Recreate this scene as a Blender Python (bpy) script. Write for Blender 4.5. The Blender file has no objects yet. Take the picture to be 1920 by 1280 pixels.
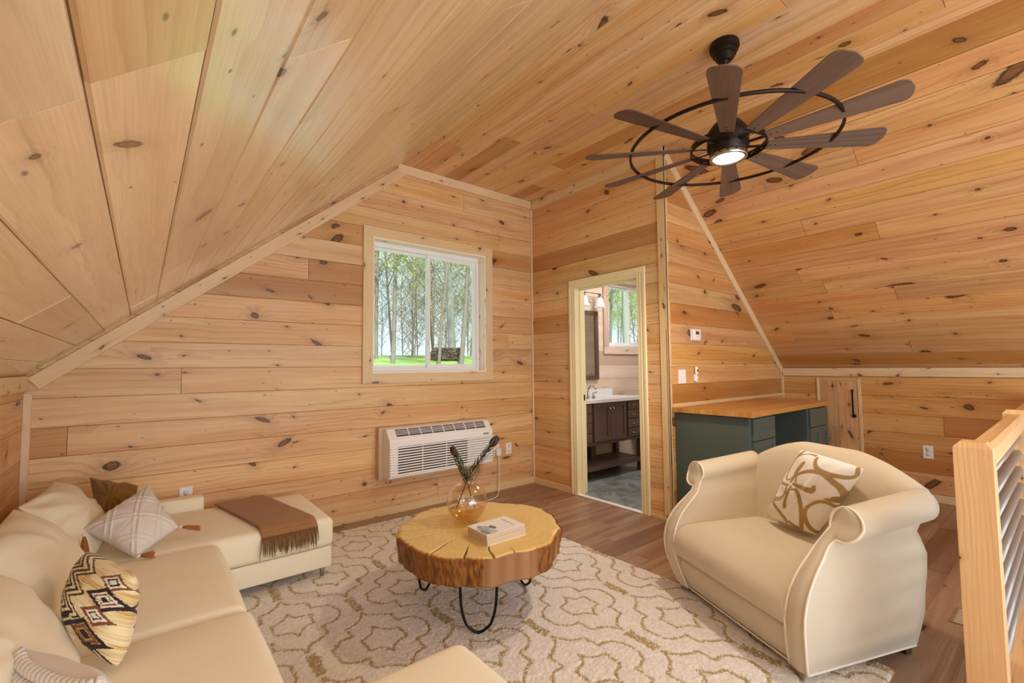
import bpy, bmesh, math, random
import numpy as np
from mathutils import Vector, Matrix

rng = random.Random(7)
nrs = np.random.RandomState(11)
SC = bpy.context.scene
COL = SC.collection
PI = math.pi

def lin(c):
    return c/12.92 if c <= .04045 else ((c+.055)/1.055)**2.4
def hx(h):
    h = h.lstrip('#')
    return tuple(lin(int(h[i:i+2], 16)/255) for i in (0, 2, 4))+(1,)

# ------------------------------------------------------------------ camera
YAW, PITCH, ROLL, FPX = 0.6800527, 0.0554380, -0.0086688, 856.797
_F = Vector((math.sin(YAW)*math.cos(PITCH), math.cos(YAW)*math.cos(PITCH), math.sin(PITCH)))
_r = Vector((math.cos(YAW), -math.sin(YAW), 0)); _u = _r.cross(_F)
_R = _r*math.cos(ROLL)+_u*math.sin(ROLL); _U = -_r*math.sin(ROLL)+_u*math.cos(ROLL)
cam = bpy.data.objects.new('camera', bpy.data.cameras.new('camera'))
COL.objects.link(cam)
cam.data.sensor_width = 36; cam.data.lens = 36*FPX/1920
cam.data.clip_start = .02; cam.data.clip_end = 300
cam.matrix_world = Matrix(((_R.x, _U.x, -_F.x, 0), (_R.y, _U.y, -_F.y, 0), (_R.z, _U.z, -_F.z, 1.28), (0, 0, 0, 1)))
SC.camera = cam

# ------------------------------------------------------------------ sky, lights, exposure
SC.view_settings.view_transform = 'Standard'
SC.view_settings.look = 'None'
SC.view_settings.gamma = 1
SC.view_settings.use_curve_mapping = False
SC.view_settings.exposure = 0.16
SC.cycles.max_bounces = 10
SC.cycles.diffuse_bounces = 6
SC.cycles.transparent_max_bounces = 24
SC.cycles.sample_clamp_indirect = 6
world = bpy.data.worlds.new('overcast sky'); SC.world = world
world.use_nodes = True
_wn = world.node_tree; _wn.nodes.clear()
_o = _wn.nodes.new('ShaderNodeOutputWorld'); _b = _wn.nodes.new('ShaderNodeBackground')
_tc = _wn.nodes.new('ShaderNodeTexCoord'); _sp = _wn.nodes.new('ShaderNodeSeparateXYZ'); _cr = _wn.nodes.new('ShaderNodeValToRGB')
_wn.links.new(_tc.outputs['Generated'], _sp.inputs[0]); _wn.links.new(_sp.outputs['Z'], _cr.inputs[0])
_cr.color_ramp.elements[0].color = (.86, .94, 1, 1); _cr.color_ramp.elements[1].color = (.50, .70, 1, 1)
_wn.links.new(_cr.outputs[0], _b.inputs[0]); _b.inputs[1].default_value = 1.08
_wn.links.new(_b.outputs[0], _o.inputs[0])

def area(name, loc, target, sx, sy, power, col):
    l = bpy.data.lights.new(name, 'AREA'); l.shape = 'RECTANGLE'; l.size = sx; l.size_y = sy; l.energy = power; l.color = col
    o = bpy.data.objects.new(name, l); COL.objects.link(o); o.location = loc
    o.rotation_euler = (Vector(target)-Vector(loc)).to_track_quat('-Z', 'Y').to_euler()
    return o
# rear, top and upward fills: added behind the camera to brighten the room
area('rear_fill_light', (.9, -2.7, 1.9), (2.0, 3, .7), 2.8, 2.0, 58, (.84, .93, 1.0))
area('rear_top_fill', (1.0, -.7, 3.1), (.8, 1.7, 0), 1.3, 1.0, 85, (.96, .97, 1.0))  # added overhead fill, no known fixture here
area('upward_fill', (1.6, -1.3, .9), (1.9, 1.0, 3.2), 2.6, 1.6, 46, (.92, .96, 1.0))  # added lamp aimed at the ceiling for softer fill
area('stairwell_daylight', (4.6, -1.6, .6), (4.2, .6, .2), 1.6, 1.4, 16, (.90, .95, 1.0))
area('bathroom_fill_light', (4.6, 2.95, 2.6), (4.6, 2.95, 0), .7, .5, 22, (.95, .97, 1.0))  # added fill to brighten the bathroom, not a known fixture
_s = bpy.data.lights.new('sun', 'SUN'); _s.energy = 6.5; _s.angle = .03; _s.color = (1, .96, .88)
_so = bpy.data.objects.new('sun', _s); COL.objects.link(_so); _so.rotation_euler = Vector((.28, .75, -1.25)).to_track_quat('-Z', 'Y').to_euler()

# ------------------------------------------------------------------ node helpers
class NT:
    def __init__(s, name):
        s.m = bpy.data.materials.new(name); s.m.use_nodes = True
        s.t = s.m.node_tree; s.t.nodes.clear()
        s.out = s.t.nodes.new('ShaderNodeOutputMaterial')
        s.p = s.t.nodes.new('ShaderNodeBsdfPrincipled')
        s.t.links.new(s.p.outputs[0], s.out.inputs[0])
    def set(s, sock, v):
        if hasattr(v, 'is_linked') or isinstance(v, bpy.types.NodeSocket): s.t.links.new(v, sock)
        elif v is not None: sock.default_value = v
    def n(s, typ, ins=(), out=0, **props):
        nd = s.t.nodes.new(typ)
        for k, v in props.items(): setattr(nd, k, v)
        if isinstance(ins, dict):
            for k, v in ins.items(): s.set(nd.inputs[k], v)
        else:
            for i, v in enumerate(ins): s.set(nd.inputs[i], v)
        return nd.outputs[out] if out is not None else nd
    def M(s, op, a, b=None, c=None, clamp=False):
        nd = s.t.nodes.new('ShaderNodeMath'); nd.operation = op; nd.use_clamp = clamp
        for i, v in enumerate((a, b, c)):
            if v is not None: s.set(nd.inputs[i], v)
        return nd.outputs[0]
    def mix(s, f, a, b, blend='MIX'):
        nd = s.t.nodes.new('ShaderNodeMix'); nd.data_type = 'RGBA'; nd.blend_type = blend
        s.set(nd.inputs[0], f); s.set(nd.inputs[6], a); s.set(nd.inputs[7], b)
        return nd.outputs[2]
    def rng(s, v, a, b, c=0., d=1.):
        return s.n('ShaderNodeMapRange', {0: v, 1: a, 2: b, 3: c, 4: d}, interpolation_type='SMOOTHSTEP')
    def xyz(s, x, y, z=0.):
        return s.n('ShaderNodeCombineXYZ', [x, y, z])
    def noise(s, vec, scale=1., det=2., rough=.5, dist=0.):
        return s.n('ShaderNodeTexNoise', {'Vector': vec, 'Scale': scale, 'Detail': det, 'Roughness': rough, 'Distortion': dist})
    def bump(s, h, strength=.2, dist=.002):
        s.set(s.p.inputs['Normal'], s.n('ShaderNodeBump', {'Strength': strength, 'Distance': dist, 'Height': h}))
    def base(s, c=None, rough=None, metal=None, spec=None, **kw):
        if c is not None: s.set(s.p.inputs['Base Color'], c)
        if rough is not None: s.set(s.p.inputs['Roughness'], rough)
        if metal is not None: s.set(s.p.inputs['Metallic'], metal)
        if spec is not None: s.set(s.p.inputs['Specular IOR Level'], spec)
        for k, v in kw.items(): s.set(s.p.inputs[k], v)
        return s

def plain(name, h, rough=.5, metal=0., spec=.5, noise=0., nscale=30., bump=0., **kw):
    t = NT(name); c = hx(h) if isinstance(h, str) else h
    if noise or bump:
        g = t.n('ShaderNodeTexCoord', out=3)
        f = t.noise(g, nscale, 3)
        if noise:
            d = tuple(x*(1-noise) for x in c[:3])+(1,); l = tuple(min(1, x*(1+noise*.6)) for x in c[:3])+(1,)
            c = t.mix(f, d, l)
        if bump: t.bump(f, bump, .002)
    t.base(c, rough, metal, spec, **kw)
    return t.m

def pine(name, light, mid, dark, knots=.72, knotcol='#6e3d1e', rimcol='#2a1409', F=26., rough=.42, hv=.10, sat=.905, grain=.55, kscale=1., spec=.4, streak=.5, ksize=1., coat=0.):
    t = NT(name)
    uv = t.n('ShaderNodeUVMap')
    sep = t.n('ShaderNodeSeparateXYZ', [uv], out=None); u, v = sep.outputs[0], sep.outputs[1]
    rnd = t.n('ShaderNodeObjectInfo', out='Random')
    r2 = t.M('FRACT', t.M('MULTIPLY', rnd, 17.31))
    n1 = t.noise(t.xyz(t.M('MULTIPLY', u, .9), t.M('MULTIPLY', v, 4.)), 1., 2.)
    vv = t.M('MULTIPLY_ADD', t.M('SUBTRACT', n1, .5), .085, v)
    # knots
    ku, kv = 1.9*kscale, 6.*kscale
    vor = t.n('ShaderNodeTexVoronoi', {'Vector': t.xyz(t.M('MULTIPLY', u, ku), t.M('MULTIPLY', v, kv)), 'Scale': 1., 'Randomness': 1.}, out=None, voronoi_dimensions='2D')
    ps = t.n('ShaderNodeSeparateXYZ', [vor.outputs['Position']], out=None)
    cs = t.n('ShaderNodeSeparateColor', [vor.outputs['Color']], out=None)
    du = t.M('SUBTRACT', u, t.M('DIVIDE', ps.outputs[0], ku)); dv = t.M('SUBTRACT', v, t.M('DIVIDE', ps.outputs[1], kv))
    th = t.M('MULTIPLY', t.M('SUBTRACT', cs.outputs[2], .5), 1.5); cth, sth = t.M('COSINE', th), t.M('SINE', th)
    dur = t.M('ADD', t.M('MULTIPLY', du, cth), t.M('MULTIPLY', dv, sth)); dvr = t.M('SUBTRACT', t.M('MULTIPLY', dv, cth), t.M('MULTIPLY', du, sth))
    wob = t.noise(t.xyz(t.M('MULTIPLY', u, .6), v), 110., 2.)
    rr = t.M('MULTIPLY_ADD', t.M('POWER', cs.outputs[0], 4.), .016*ksize/kscale, .0038*ksize)
    el = t.M('MULTIPLY_ADD', t.M('FRACT', t.M('MULTIPLY', cs.outputs[2], 7.7)), .62, .22)
    d = t.M('SQRT', t.M('ADD', t.M('POWER', t.M('MULTIPLY', dur, el), 2.), t.M('POWER', dvr, 2.)))
    tt = t.M('DIVIDE', t.M('MULTIPLY', d, t.M('MULTIPLY_ADD', wob, .7, .65)), rr)
    pres = t.M('GREATER_THAN', cs.outputs[1], 1.-knots)
    core = t.M('MULTIPLY', pres, t.rng(tt, 1.1, .75))
    rim = t.M('MULTIPLY', pres, t.M('MULTIPLY', t.rng(tt, .55, .95), t.rng(tt, 1.35, 1.)))
    halo = t.M('MULTIPLY', pres, t.M('EXPONENT', t.M('MULTIPLY', t.M('POWER', tt, 2.), -.12)))
    # streak that runs out of a knot along the grain
    st = t.M('MULTIPLY', pres, t.M('MULTIPLY', t.M('EXPONENT', t.M('MULTIPLY', t.M('ABSOLUTE', du), -16.)), t.rng(t.M('ABSOLUTE', t.M('ADD', dv, t.M('MULTIPLY', t.M('SUBTRACT', n1, .5), .02))), .006, 0.)))
    # pin knots
    v2 = t.n('ShaderNodeTexVoronoi', {'Vector': t.xyz(t.M('MULTIPLY', u, 5.), t.M('MULTIPLY_ADD', v, 11., 7.)), 'Scale': 1., 'Randomness': 1.}, out=None, voronoi_dimensions='2D')
    c2 = t.n('ShaderNodeSeparateColor', [v2.outputs['Color']], out=None)
    pin = t.M('MULTIPLY', t.M('GREATER_THAN', c2.outputs[1], 1.-.28*(knots > 0)*min(1, knots*1.5)), t.rng(v2.outputs['Distance'], t.M('MULTIPLY_ADD', c2.outputs[0], .05, .035), .015))
    # growth rings
    rmask = t.rng(t.noise(t.xyz(t.M('MULTIPLY', u, .8), t.M('MULTIPLY', v, 7.), 3.), 1., 2.), .38, .62)
    fm = t.M('MULTIPLY_ADD', r2, F*1.2, F*.4)
    ph = t.M('MULTIPLY_ADD', vv, fm, t.M('MULTIPLY', halo, 2.2))
    ph = t.M('ADD', ph, t.M('MULTIPLY', t.noise(t.xyz(t.M('MULTIPLY', u, 3.), t.M('MULTIPLY', v, 14.)), 1., 2.), 1.3))
    saw = t.M('FRACT', ph)
    g = t.M('MULTIPLY', t.M('MULTIPLY', t.M('POWER', saw, 3.), t.rng(saw, 1., .88)), t.M('MULTIPLY_ADD', rmask, .8, .2))
    fine = t.noise(t.xyz(t.M('MULTIPLY', u, 5.), t.M('MULTIPLY', v, 260.)), 1., 3., .6)
    broad = t.noise(t.xyz(t.M('MULTIPLY', u, .55), t.M('MULTIPLY', vv, 9.)), 1., 2.5, .6)
    bmask = t.rng(broad, .35, .68)
    col = t.mix(t.M('MULTIPLY', bmask, streak*1.4, clamp=True), hx(light), hx(mid))
    col = t.mix(t.M('MULTIPLY', g, grain), col, hx(dark))
    col = t.mix(t.M('MULTIPLY', t.M('SUBTRACT', fine, .35, clamp=True), .7), col, hx(dark))
    # odd heartwood board
    col = t.mix(t.M('MULTIPLY', t.M('GREATER_THAN', r2, .90), .42), col, hx(dark))
    hsv = t.n('ShaderNodeHueSaturation', {'Hue': t.M('MULTIPLY_ADD', rnd, -.012, .506), 'Saturation': t.M('MULTIPLY_ADD', r2, .14, sat), 'Value': t.M('MULTIPLY_ADD', t.M('FRACT', t.M('MULTIPLY', rnd, 41.7)), hv*2, 1.-hv), 'Color': col})
    col = t.mix(t.M('MULTIPLY', halo, .30), hsv, hx(knotcol))
    col = t.mix(t.M('MULTIPLY', st, .5), col, hx(knotcol))
    col = t.mix(t.M('MULTIPLY', core, .82), col, hx(knotcol))
    col = t.mix(t.M('MULTIPLY', rim, .85), col, hx(rimcol))
    col = t.mix(t.M('MULTIPLY', pin, .75), col, hx(rimcol))
    t.base(col, t.M('MULTIPLY_ADD', fine, .12, rough-.06), 0., spec)
    if coat: t.set(t.p.inputs['Coat Weight'], coat); t.set(t.p.inputs['Coat Roughness'], .16)
    t.bump(t.M('ADD', t.M('MULTIPLY', fine, .6), t.M('MULTIPLY', n1, 3.)), .12, .0012)
    return t.m

PW = dict(light='#ebc48f', mid='#d49a60', dark='#9c6131')
M_wall = pine('pine wall boards', ksize=1.35, **PW)
M_door = pine('pine partition boards', light='#ebc591', mid='#d49d65', dark='#9f6535', knots=.6, ksize=1.2)
M_slope_l = pine('pine pale slope boards', light='#ecd2a6', mid='#d6b382', dark='#a67d4c', knots=.5, rough=.30, grain=.5, F=22, spec=.5, coat=.75)
M_ceil = pine('pine ceiling boards', light='#e8c08a', mid='#d29757', dark='#9a602c', knots=.6, rough=.40, ksize=1.2)
M_slope_r = pine('pine warm slope boards', light='#dfae70', mid='#c7894b', dark='#8c5024', knots=.7, rough=.42, ksize=1.7)
M_trim = pine('pine trim', light='#ead0a3', mid='#dcb583', dark='#b98853', knots=.35, kscale=2.0, grain=.25, hv=.04, streak=.25)
M_bath = pine('pine whitewashed boards', light='#ead6c2', mid='#d8bda4', dark='#ab8a70', knots=.55, grain=.25)
M_post = pine('fir post', light='#e6bd87', mid='#d3a067', dark='#ab733d', knots=.12, F=70, grain=.5, hv=.03, rough=.36)
M_floor = pine('oak vinyl plank', light='#b09077', mid='#906c55', dark='#5c4232', knots=.10, knotcol='#4a3022', F=60, rough=.36, hv=.12, sat=.95, grain=.45, spec=.5, streak=.8)
M_butcher = pine('butcher block', light='#d39a52', mid='#bd7c36', dark='#8d541f', knots=0., F=90, grain=.5, rough=.3, hv=.14, spec=.5)
M_cabpine = pine('pine access door', light='#dcb07a', mid='#c79058', dark='#9a6436', knots=.85, kscale=1.4)
M_dark_wood = pine('espresso wood', light='#6f5a50', mid='#5d4a42', dark='#3f2f28', knots=0., F=40, grain=.4, rough=.4, hv=.03)
M_fanwood = pine('weathered walnut', light='#7d6454', mid='#654d3f', dark='#3f2d24', knots=.0, F=60, grain=.55, rough=.62, hv=.06, spec=.15)

M_jamb = pine('daylit jamb pine', light='#fbf3e3', mid='#f2e2c8', dark='#d9bd95', knots=.3, kscale=2.0, grain=.2, hv=.03, streak=.25)  # paler than the trim: daylight on the jambs put into the colour
M_casing = plain('cream enamel', '#f4e9be', .35, noise=.03)
M_white = plain('white vinyl', '#f2f3f3', .3)
M_plastic = plain('white plastic', '#eeeceb', .35)
M_plastic_d = plain('outlet slot', '#55504c', .5)
M_beige = plain('beige plastic', '#cdb596', .45)
M_black = plain('black slot', '#1b1816', .6)
M_lcd = plain('grey display', '#4c5148', .25)
M_iron = plain('black iron', '#17130f', .45, .6)
M_bronze = plain('dark bronze', '#2b211c', .42, .7)
M_hair = plain('black steel rod', '#0b0b0c', .35, .5)
M_green = plain('green grey cabinet paint', '#4f5f59', .42, noise=.04, nscale=4)
M_dgreen = plain('shaded cabinet interior', '#2b3330', .6)
M_chrome = plain('brushed nickel', '#b9b6b0', .25, 1.)
M_leg = plain('pewter leg', '#8f8a86', .35, .6)
M_top = plain('white cultured marble', '#e9e9e8', .2)
M_gal = plain('galvanised tube', '#a9a7a6', .42, .85, noise=.12, nscale=25)
M_ceramic = plain('white ceramic', '#efefee', .15)
M_walnut = plain('dark walnut leg', '#4a2a1c', .4)
M_taupe = plain('taupe leg', '#8a7c66', .45)
M_drywall = plain('white drywall', '#efefee', .8)
M_paper = plain('book pages', '#cdb596', .8, noise=.15, nscale=300)

def fabric(name, h, rough=.85, n=.05, bump=.25, scale=700., sheen=.15, big=0., attr=False, wave=True):
    t = NT(name)
    oc = t.n('ShaderNodeTexCoord', out=3)
    if attr: c = t.n('ShaderNodeAttribute', attribute_name='Col')
    else: c = hx(h)
    f = t.noise(oc, scale, 2., .7); f2 = t.noise(oc, 9., 3.)
    k = t.M('MULTIPLY_ADD', f, n*2, 1-n); k = t.M('MULTIPLY', k, t.M('MULTIPLY_ADD', f2, .06, .97))
    if not attr: c = t.mix(1., c, t.n('ShaderNodeCombineColor', [k, k, k]), 'MULTIPLY')
    else: c = t.mix(1., c, t.n('ShaderNodeCombineColor', [k, k, k]), 'MULTIPLY')
    t.base(c, rough, 0., .25)
    t.set(t.p.inputs['Sheen Weight'], sheen); t.set(t.p.inputs['Sheen Roughness'], .5)
    h_ = t.M('MULTIPLY', f, .4)
    if big: h_ = t.M('ADD', h_, t.M('MULTIPLY', t.noise(oc, 7., 2., .5, 1.5), big*20))
    t.bump(h_, bump, .0012)
    return t.m
M_cream = fabric('cream upholstery', '#f0e6cd')
M_chair = fabric('oatmeal velvet', '#cfc3ac', n=.04, sheen=.3)
M_pipe = fabric('pale piping', '#efe6d6')
M_cush = fabric('cream cushion cover', '#ece1c8', big=.25, bump=.5)
M_brownwool = fabric('brown wool weave', '#80591f', n=.5, scale=130, bump=.8)
M_throw = fabric('caramel wool', '#9c7146', n=.25, scale=260, bump=.8)
M_fringe = fabric('caramel fringe', '#7f5a31', n=.2, scale=200)
M_whitepil = fabric('white cotton', '#dcd4cb', n=.06)
M_tuft = fabric('tufted cotton', '#d9cdbf', n=.3, scale=350, bump=1.)
M_rope = fabric('white rope cotton', '#ddd8d2', n=.1, scale=300)
M_tassel = fabric('rust tassel', '#ad6a2c', n=.3, scale=250)
M_print = fabric('printed cotton', '#ffffff', attr=True, n=.06)
M_cover = plain('book cover white', '#e9e6e6', .4)
M_coverb = plain('book cover blue grey', '#8d97a0', .4)

def attr_mat(name, rough=.6, bump=.3, nscale=300., n=.1, spec=.3, sheen=0.):
    t = NT(name); oc = t.n('ShaderNodeTexCoord', out=3)
    c = t.n('ShaderNodeAttribute', attribute_name='Col'); f = t.noise(oc, nscale, 3., .65)
    k = t.M('MULTIPLY_ADD', f, n*2, 1-n)
    t.base(t.mix(1., c, t.n('ShaderNodeCombineColor', [k, k, k]), 'MULTIPLY'), rough, 0., spec)
    t.set(t.p.inputs['Sheen Weight'], sheen)
    t.bump(f, bump, .003)
    return t.m
M_rug = attr_mat('rug pile', .95, .6, 260., .12, .1, .2)
M_slab = attr_mat('wood slab', .42, .12, 120., .08, .4)
M_photo = attr_mat('printed cover', .4, 0., 50., .01, .4)

def glass(name, tint=(1, 1, 1, 1), refl=1.):
    t = NT(name)
    tr = t.n('ShaderNodeBsdfTransparent', [tint]); gl = t.n('ShaderNodeBsdfGlossy', {'Color': (1, 1, 1, 1), 'Roughness': .02})
    fr = t.M('MULTIPLY_ADD', t.M('POWER', t.n('ShaderNodeLayerWeight', {'Blend': .5}, out='Facing'), 4.5), .8, .035)
    mx = t.n('ShaderNodeMixShader', [t.M('MULTIPLY', fr, refl, clamp=True), tr, gl])
    t.t.links.new(mx, t.out.inputs[0]); t.t.nodes.remove(t.p)
    return t.m
M_pane = glass('window glass', (.95, .98, .98, 1))
M_amber = glass('amber glass', (.98, .94, .88, 1), 1.6)
M_water = glass('amber water', (.92, .80, .58, 1), 1.2)
M_frost = plain('frosted shade', '#f0eee9', .4, **{'Emission Color': (1, .95, .88, 1), 'Emission Strength': .25})
M_mirror = plain('mirror', '#e8eaea', .03, 1.)
def emit(name, col, s):
    t = NT(name); e = t.n('ShaderNodeEmission', [col, s]); t.t.links.new(e, t.out.inputs[0]); t.t.nodes.remove(t.p); return t.m
M_lamp = emit('fan lamp lens', (1, .93, .82, 1), 14.)

def tile_mat():
    t = NT('slate tile'); oc = t.n('ShaderNodeTexCoord', out=3); r = t.n('ShaderNodeObjectInfo', out='Random')
    v = t.n('ShaderNodeVectorMath', [oc, t.xyz(t.M('MULTIPLY', r, 31.), t.M('MULTIPLY', r, 17.))], operation='ADD')
    f = t.noise(v, 5., 6., .6, 1.2)
    c = t.mix(t.rng(f, .35, .65), hx('#6d7472'), hx('#9aa09b')); c = t.mix(t.M('MULTIPLY', t.rng(t.noise(v, 3., 3.), .55, .75), .5), c, hx('#8d7a66'))
    t.base(c, .35); t.bump(f, .15, .003); return t.m
M_tile = tile_mat()
def grass_mat():
    t = NT('lawn grass'); oc = t.n('ShaderNodeTexCoord', out=3)
    f = t.noise(oc, 1.2, 6., .65); c = t.mix(t.rng(f, .3, .7), hx('#7da04c'), hx('#a6c06e')); c = t.mix(t.M('MULTIPLY', t.noise(oc, 40., 2.), .3), c, hx('#5f8a34'))
    t.base(c, .9, 0., .1); t.bump(t.noise(oc, 30., 3.), .8, .05); return t.m
M_grass = grass_mat()
def bark_mat(name, a, b):
    t = NT(name); oc = t.n('ShaderNodeTexCoord', out=3)
    m = t.n('ShaderNodeVectorMath', [oc, (1, 1, .2)], operation='MULTIPLY')
    f = t.noise(m, 14., 4., .7); t.base(t.mix(f, hx(a), hx(b)), .9, 0., .1); return t.m
M_bark = bark_mat('grey brown bark', '#6d655c', '#a0968b')
M_bark_p = bark_mat('pale bark', '#8f8d8a', '#c5c2bd')
def leaf_mat(name, a, b):
    t = NT(name); r = t.noise(t.n('ShaderNodeTexCoord', out=3), 1.1, 3.)
    c = t.mix(t.rng(r, .3, .7), hx(a), hx(b))
    t.base(c, .6, 0., .2)
    tl = t.n('ShaderNodeBsdfTranslucent', [c]); mx = t.n('ShaderNodeMixShader', [.45, t.p.outputs[0], tl]); t.t.links.new(mx, t.out.inputs[0])
    return t.m
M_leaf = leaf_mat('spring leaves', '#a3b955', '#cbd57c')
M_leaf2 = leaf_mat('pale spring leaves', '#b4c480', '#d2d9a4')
M_stone = plain('split log ends', '#6d6259', .9, noise=.5, nscale=6)
M_pleaf = plain('sage leaf', '#4f5a36', .6, noise=.3, nscale=20)
M_stem = plain('dark stem', '#3a241c', .6)
M_bud = plain('burgundy bract', '#4a2522', .55, noise=.3, nscale=60)

# ------------------------------------------------------------------ mesh helpers
def link(name, me, mat=None, parent=None, smooth=False, loc=None):
    o = bpy.data.objects.new(name, me); COL.objects.link(o)
    if mat is not None:
        for m in (mat if isinstance(mat, (list, tuple)) else [mat]): me.materials.append(m)
    if parent is not None: o.parent = parent
    if loc is not None: o.location = loc
    if smooth: me.polygons.foreach_set('use_smooth', [True]*len(me.polygons))
    return o
def tag(o, label=None, cat=None, group=None, kind=None):
    if label: o['label'] = label
    if cat: o['category'] = cat
    if group: o['group'] = group
    if kind: o['kind'] = kind
    return o
def thing(name, label, cat, loc=(0, 0, 0), rz=0., group=None, kind=None):
    o = bpy.data.objects.new(name, None); COL.objects.link(o); o.location = loc; o.rotation_euler = (0, 0, rz); o.empty_display_size = .1
    return tag(o, label, cat, group, kind)
UVO = [0]
def uvoff():
    return rng.uniform(0, 60), rng.uniform(0, 60)

class MB:
    """collects primitives into one bmesh with a metric uv map"""
    def __init__(s): s.bm = bmesh.new()
    def box(s, lo, hi, bev=0., seg=2, mi=0):
        lo = Vector(lo); hi = Vector(hi); c = (lo+hi)/2; d = hi-lo
        r = bmesh.ops.create_cube(s.bm, size=1, matrix=Matrix.Translation(c) @ Matrix.Diagonal((*d, 1)))
        fs = set(f for v in r['verts'] for f in v.link_faces)
        for f in fs: f.material_index = mi
        if bev:
            es = list(set(e for v in r['verts'] for e in v.link_edges))
            bmesh.ops.bevel(s.bm, geom=es, offset=min(bev, min(d)*.49), segments=seg, profile=.5, affect='EDGES', material=mi)
        return s
    def obox(s, c, ax, ay, az, bev=0., seg=2, mi=0):   # oriented box: centre and half-axis vectors
        c = Vector(c); ax, ay, az = Vector(ax), Vector(ay), Vector(az)
        m = Matrix(((ax.x, ay.x, az.x, c.x), (ax.y, ay.y, az.y, c.y), (ax.z, ay.z, az.z, c.z), (0, 0, 0, 1)))
        r = bmesh.ops.create_cube(s.bm, size=2, matrix=m)
        fs = list(set(f for v in r['verts'] for f in v.link_faces))
        if m.determinant() < 0: bmesh.ops.reverse_faces(s.bm, faces=fs)
        for f in fs: f.material_index = mi
        if bev:
            es = list(set(e for v in r['verts'] for e in v.link_edges))
            bmesh.ops.bevel(s.bm, geom=es, offset=bev, segments=seg, profile=.5, affect='EDGES', material=mi)
        return s
    def tube(s, pts, rad, n=8, closed=False, cap=True, mi=0):
        P = [Vector(p) for p in pts]; m = len(P); rings = []
        R = rad if isinstance(rad, (list, tuple)) else [rad]*m
        prev = None
        for i in range(m):
            if closed: t = (P[(i+1) % m]-P[i-1])
            else: t = (P[min(i+1, m-1)]-P[max(i-1, 0)])
            t.normalize()
            if prev is None: a = t.orthogonal().normalized()
            else: a = (prev-t*prev.dot(t)); a = a.normalized() if a.length > 1e-6 else t.orthogonal().normalized()
            prev = a; b = t.cross(a)
            rings.append([s.bm.verts.new(P[i]+(a*math.cos(2*PI*k/n)+b*math.sin(2*PI*k/n))*R[i]) for k in range(n)])
        for i in range(m if closed else m-1):
            A, B = rings[i], rings[(i+1) % m]
            for k in range(n):
                f = s.bm.faces.new((A[k], A[(k+1) % n], B[(k+1) % n], B[k])); f.smooth = True; f.material_index = mi
        if cap and not closed:
            for q, fl in ((rings[0], True), (rings[-1], False)):
                f = s.bm.faces.new(q[::-1] if fl else q); f.material_index = mi
        return s
    def lathe(s, prof, c=(0, 0, 0), n=32, axis='Z', mi=0, M=None, sharp=False):
        if sharp:
            for a, b in zip(prof, prof[1:]): s.lathe_seg([a, b], c, n, axis, mi, M, False)
            return s
        return s.lathe_seg(prof, c, n, axis, mi, M, True)
    def lathe_seg(s, prof, c, n, axis, mi, M, caps):
        rings = []
        for r, z in prof:
            ring = []
            for k in range(n):
                a = 2*PI*k/n; p = Vector((r*math.cos(a), r*math.sin(a), z))
                if axis == 'Y': p = Vector((p.x, -p.z, p.y))
                elif axis == 'X': p = Vector((p.z, p.x, p.y))
                if M is not None: p = M @ p
                ring.append(s.bm.verts.new(Vector(c)+p))
            rings.append(ring)
        for A, B in zip(rings, rings[1:]):
            for k in range(n):
                f = s.bm.faces.new((A[k], A[(k+1) % n], B[(k+1) % n], B[k])); f.smooth = True; f.material_index = mi
        if caps and prof[0][0] > 1e-5: s.bm.faces.new(rings[0][::-1]).material_index = mi
        if caps and prof[-1][0] > 1e-5: s.bm.faces.new(rings[-1]).material_index = mi
        return s
    def poly(s, pts, mi=0):
        f = s.bm.faces.new([s.bm.verts.new(Vector(p)) for p in pts]); f.material_index = mi; return s
    def prism(s, pts, d, mi=0):
        d = Vector(d); A = [s.bm.verts.new(Vector(p)) for p in pts]; B = [s.bm.verts.new(Vector(p)+d) for p in pts]; n = len(A)
        s.bm.faces.new(A[::-1]).material_index = mi; s.bm.faces.new(B).material_index = mi
        for i in range(n): s.bm.faces.new((A[i], A[(i+1) % n], B[(i+1) % n], B[i])).material_index = mi
        return s
    def build(s, name, mat, parent=None, smooth=None, loc=None, uvdir=None, merge=True):
        bm = s.bm
        if merge: bmesh.ops.remove_doubles(bm, verts=bm.verts, dist=1e-6)
        bmesh.ops.recalc_face_normals(bm, faces=bm.faces)
        lay = bm.loops.layers.uv.new('UVMap'); ou, ov = uvoff()
        bm.normal_update()
        vs = [v.co for v in bm.verts]
        ext = [max(c[i] for c in vs)-min(c[i] for c in vs) for i in range(3)] if vs else [1, 1, 1]
        ua = uvdir if uvdir is not None else max(range(3), key=lambda i: ext[i])
        for f in bm.faces:
            nx = max(range(3), key=lambda i: abs(f.normal[i]))
            va = next(i for i in (2, 0, 1) if i != ua and i != nx) if nx != ua else (ua+1) % 3
            uu = ua if nx != ua else (ua+2) % 3
            for l in f.loops:
                l[lay].uv = (l.vert.co[uu]*(1 if nx != ua else .3)+ou, l.vert.co[va]+ov+nx*.37)
        me = bpy.data.meshes.new(name); bm.to_mesh(me); bm.free()
        o = link(name, me, mat, parent, False, loc)
        if smooth == 'auto':
            me.polygons.foreach_set('use_smooth', [True]*len(me.polygons))
            md = o.modifiers.new('weighted', 'WEIGHTED_NORMAL'); md.keep_sharp = False
        elif smooth: me.polygons.foreach_set('use_smooth', [True]*len(me.polygons))
        return o

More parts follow.
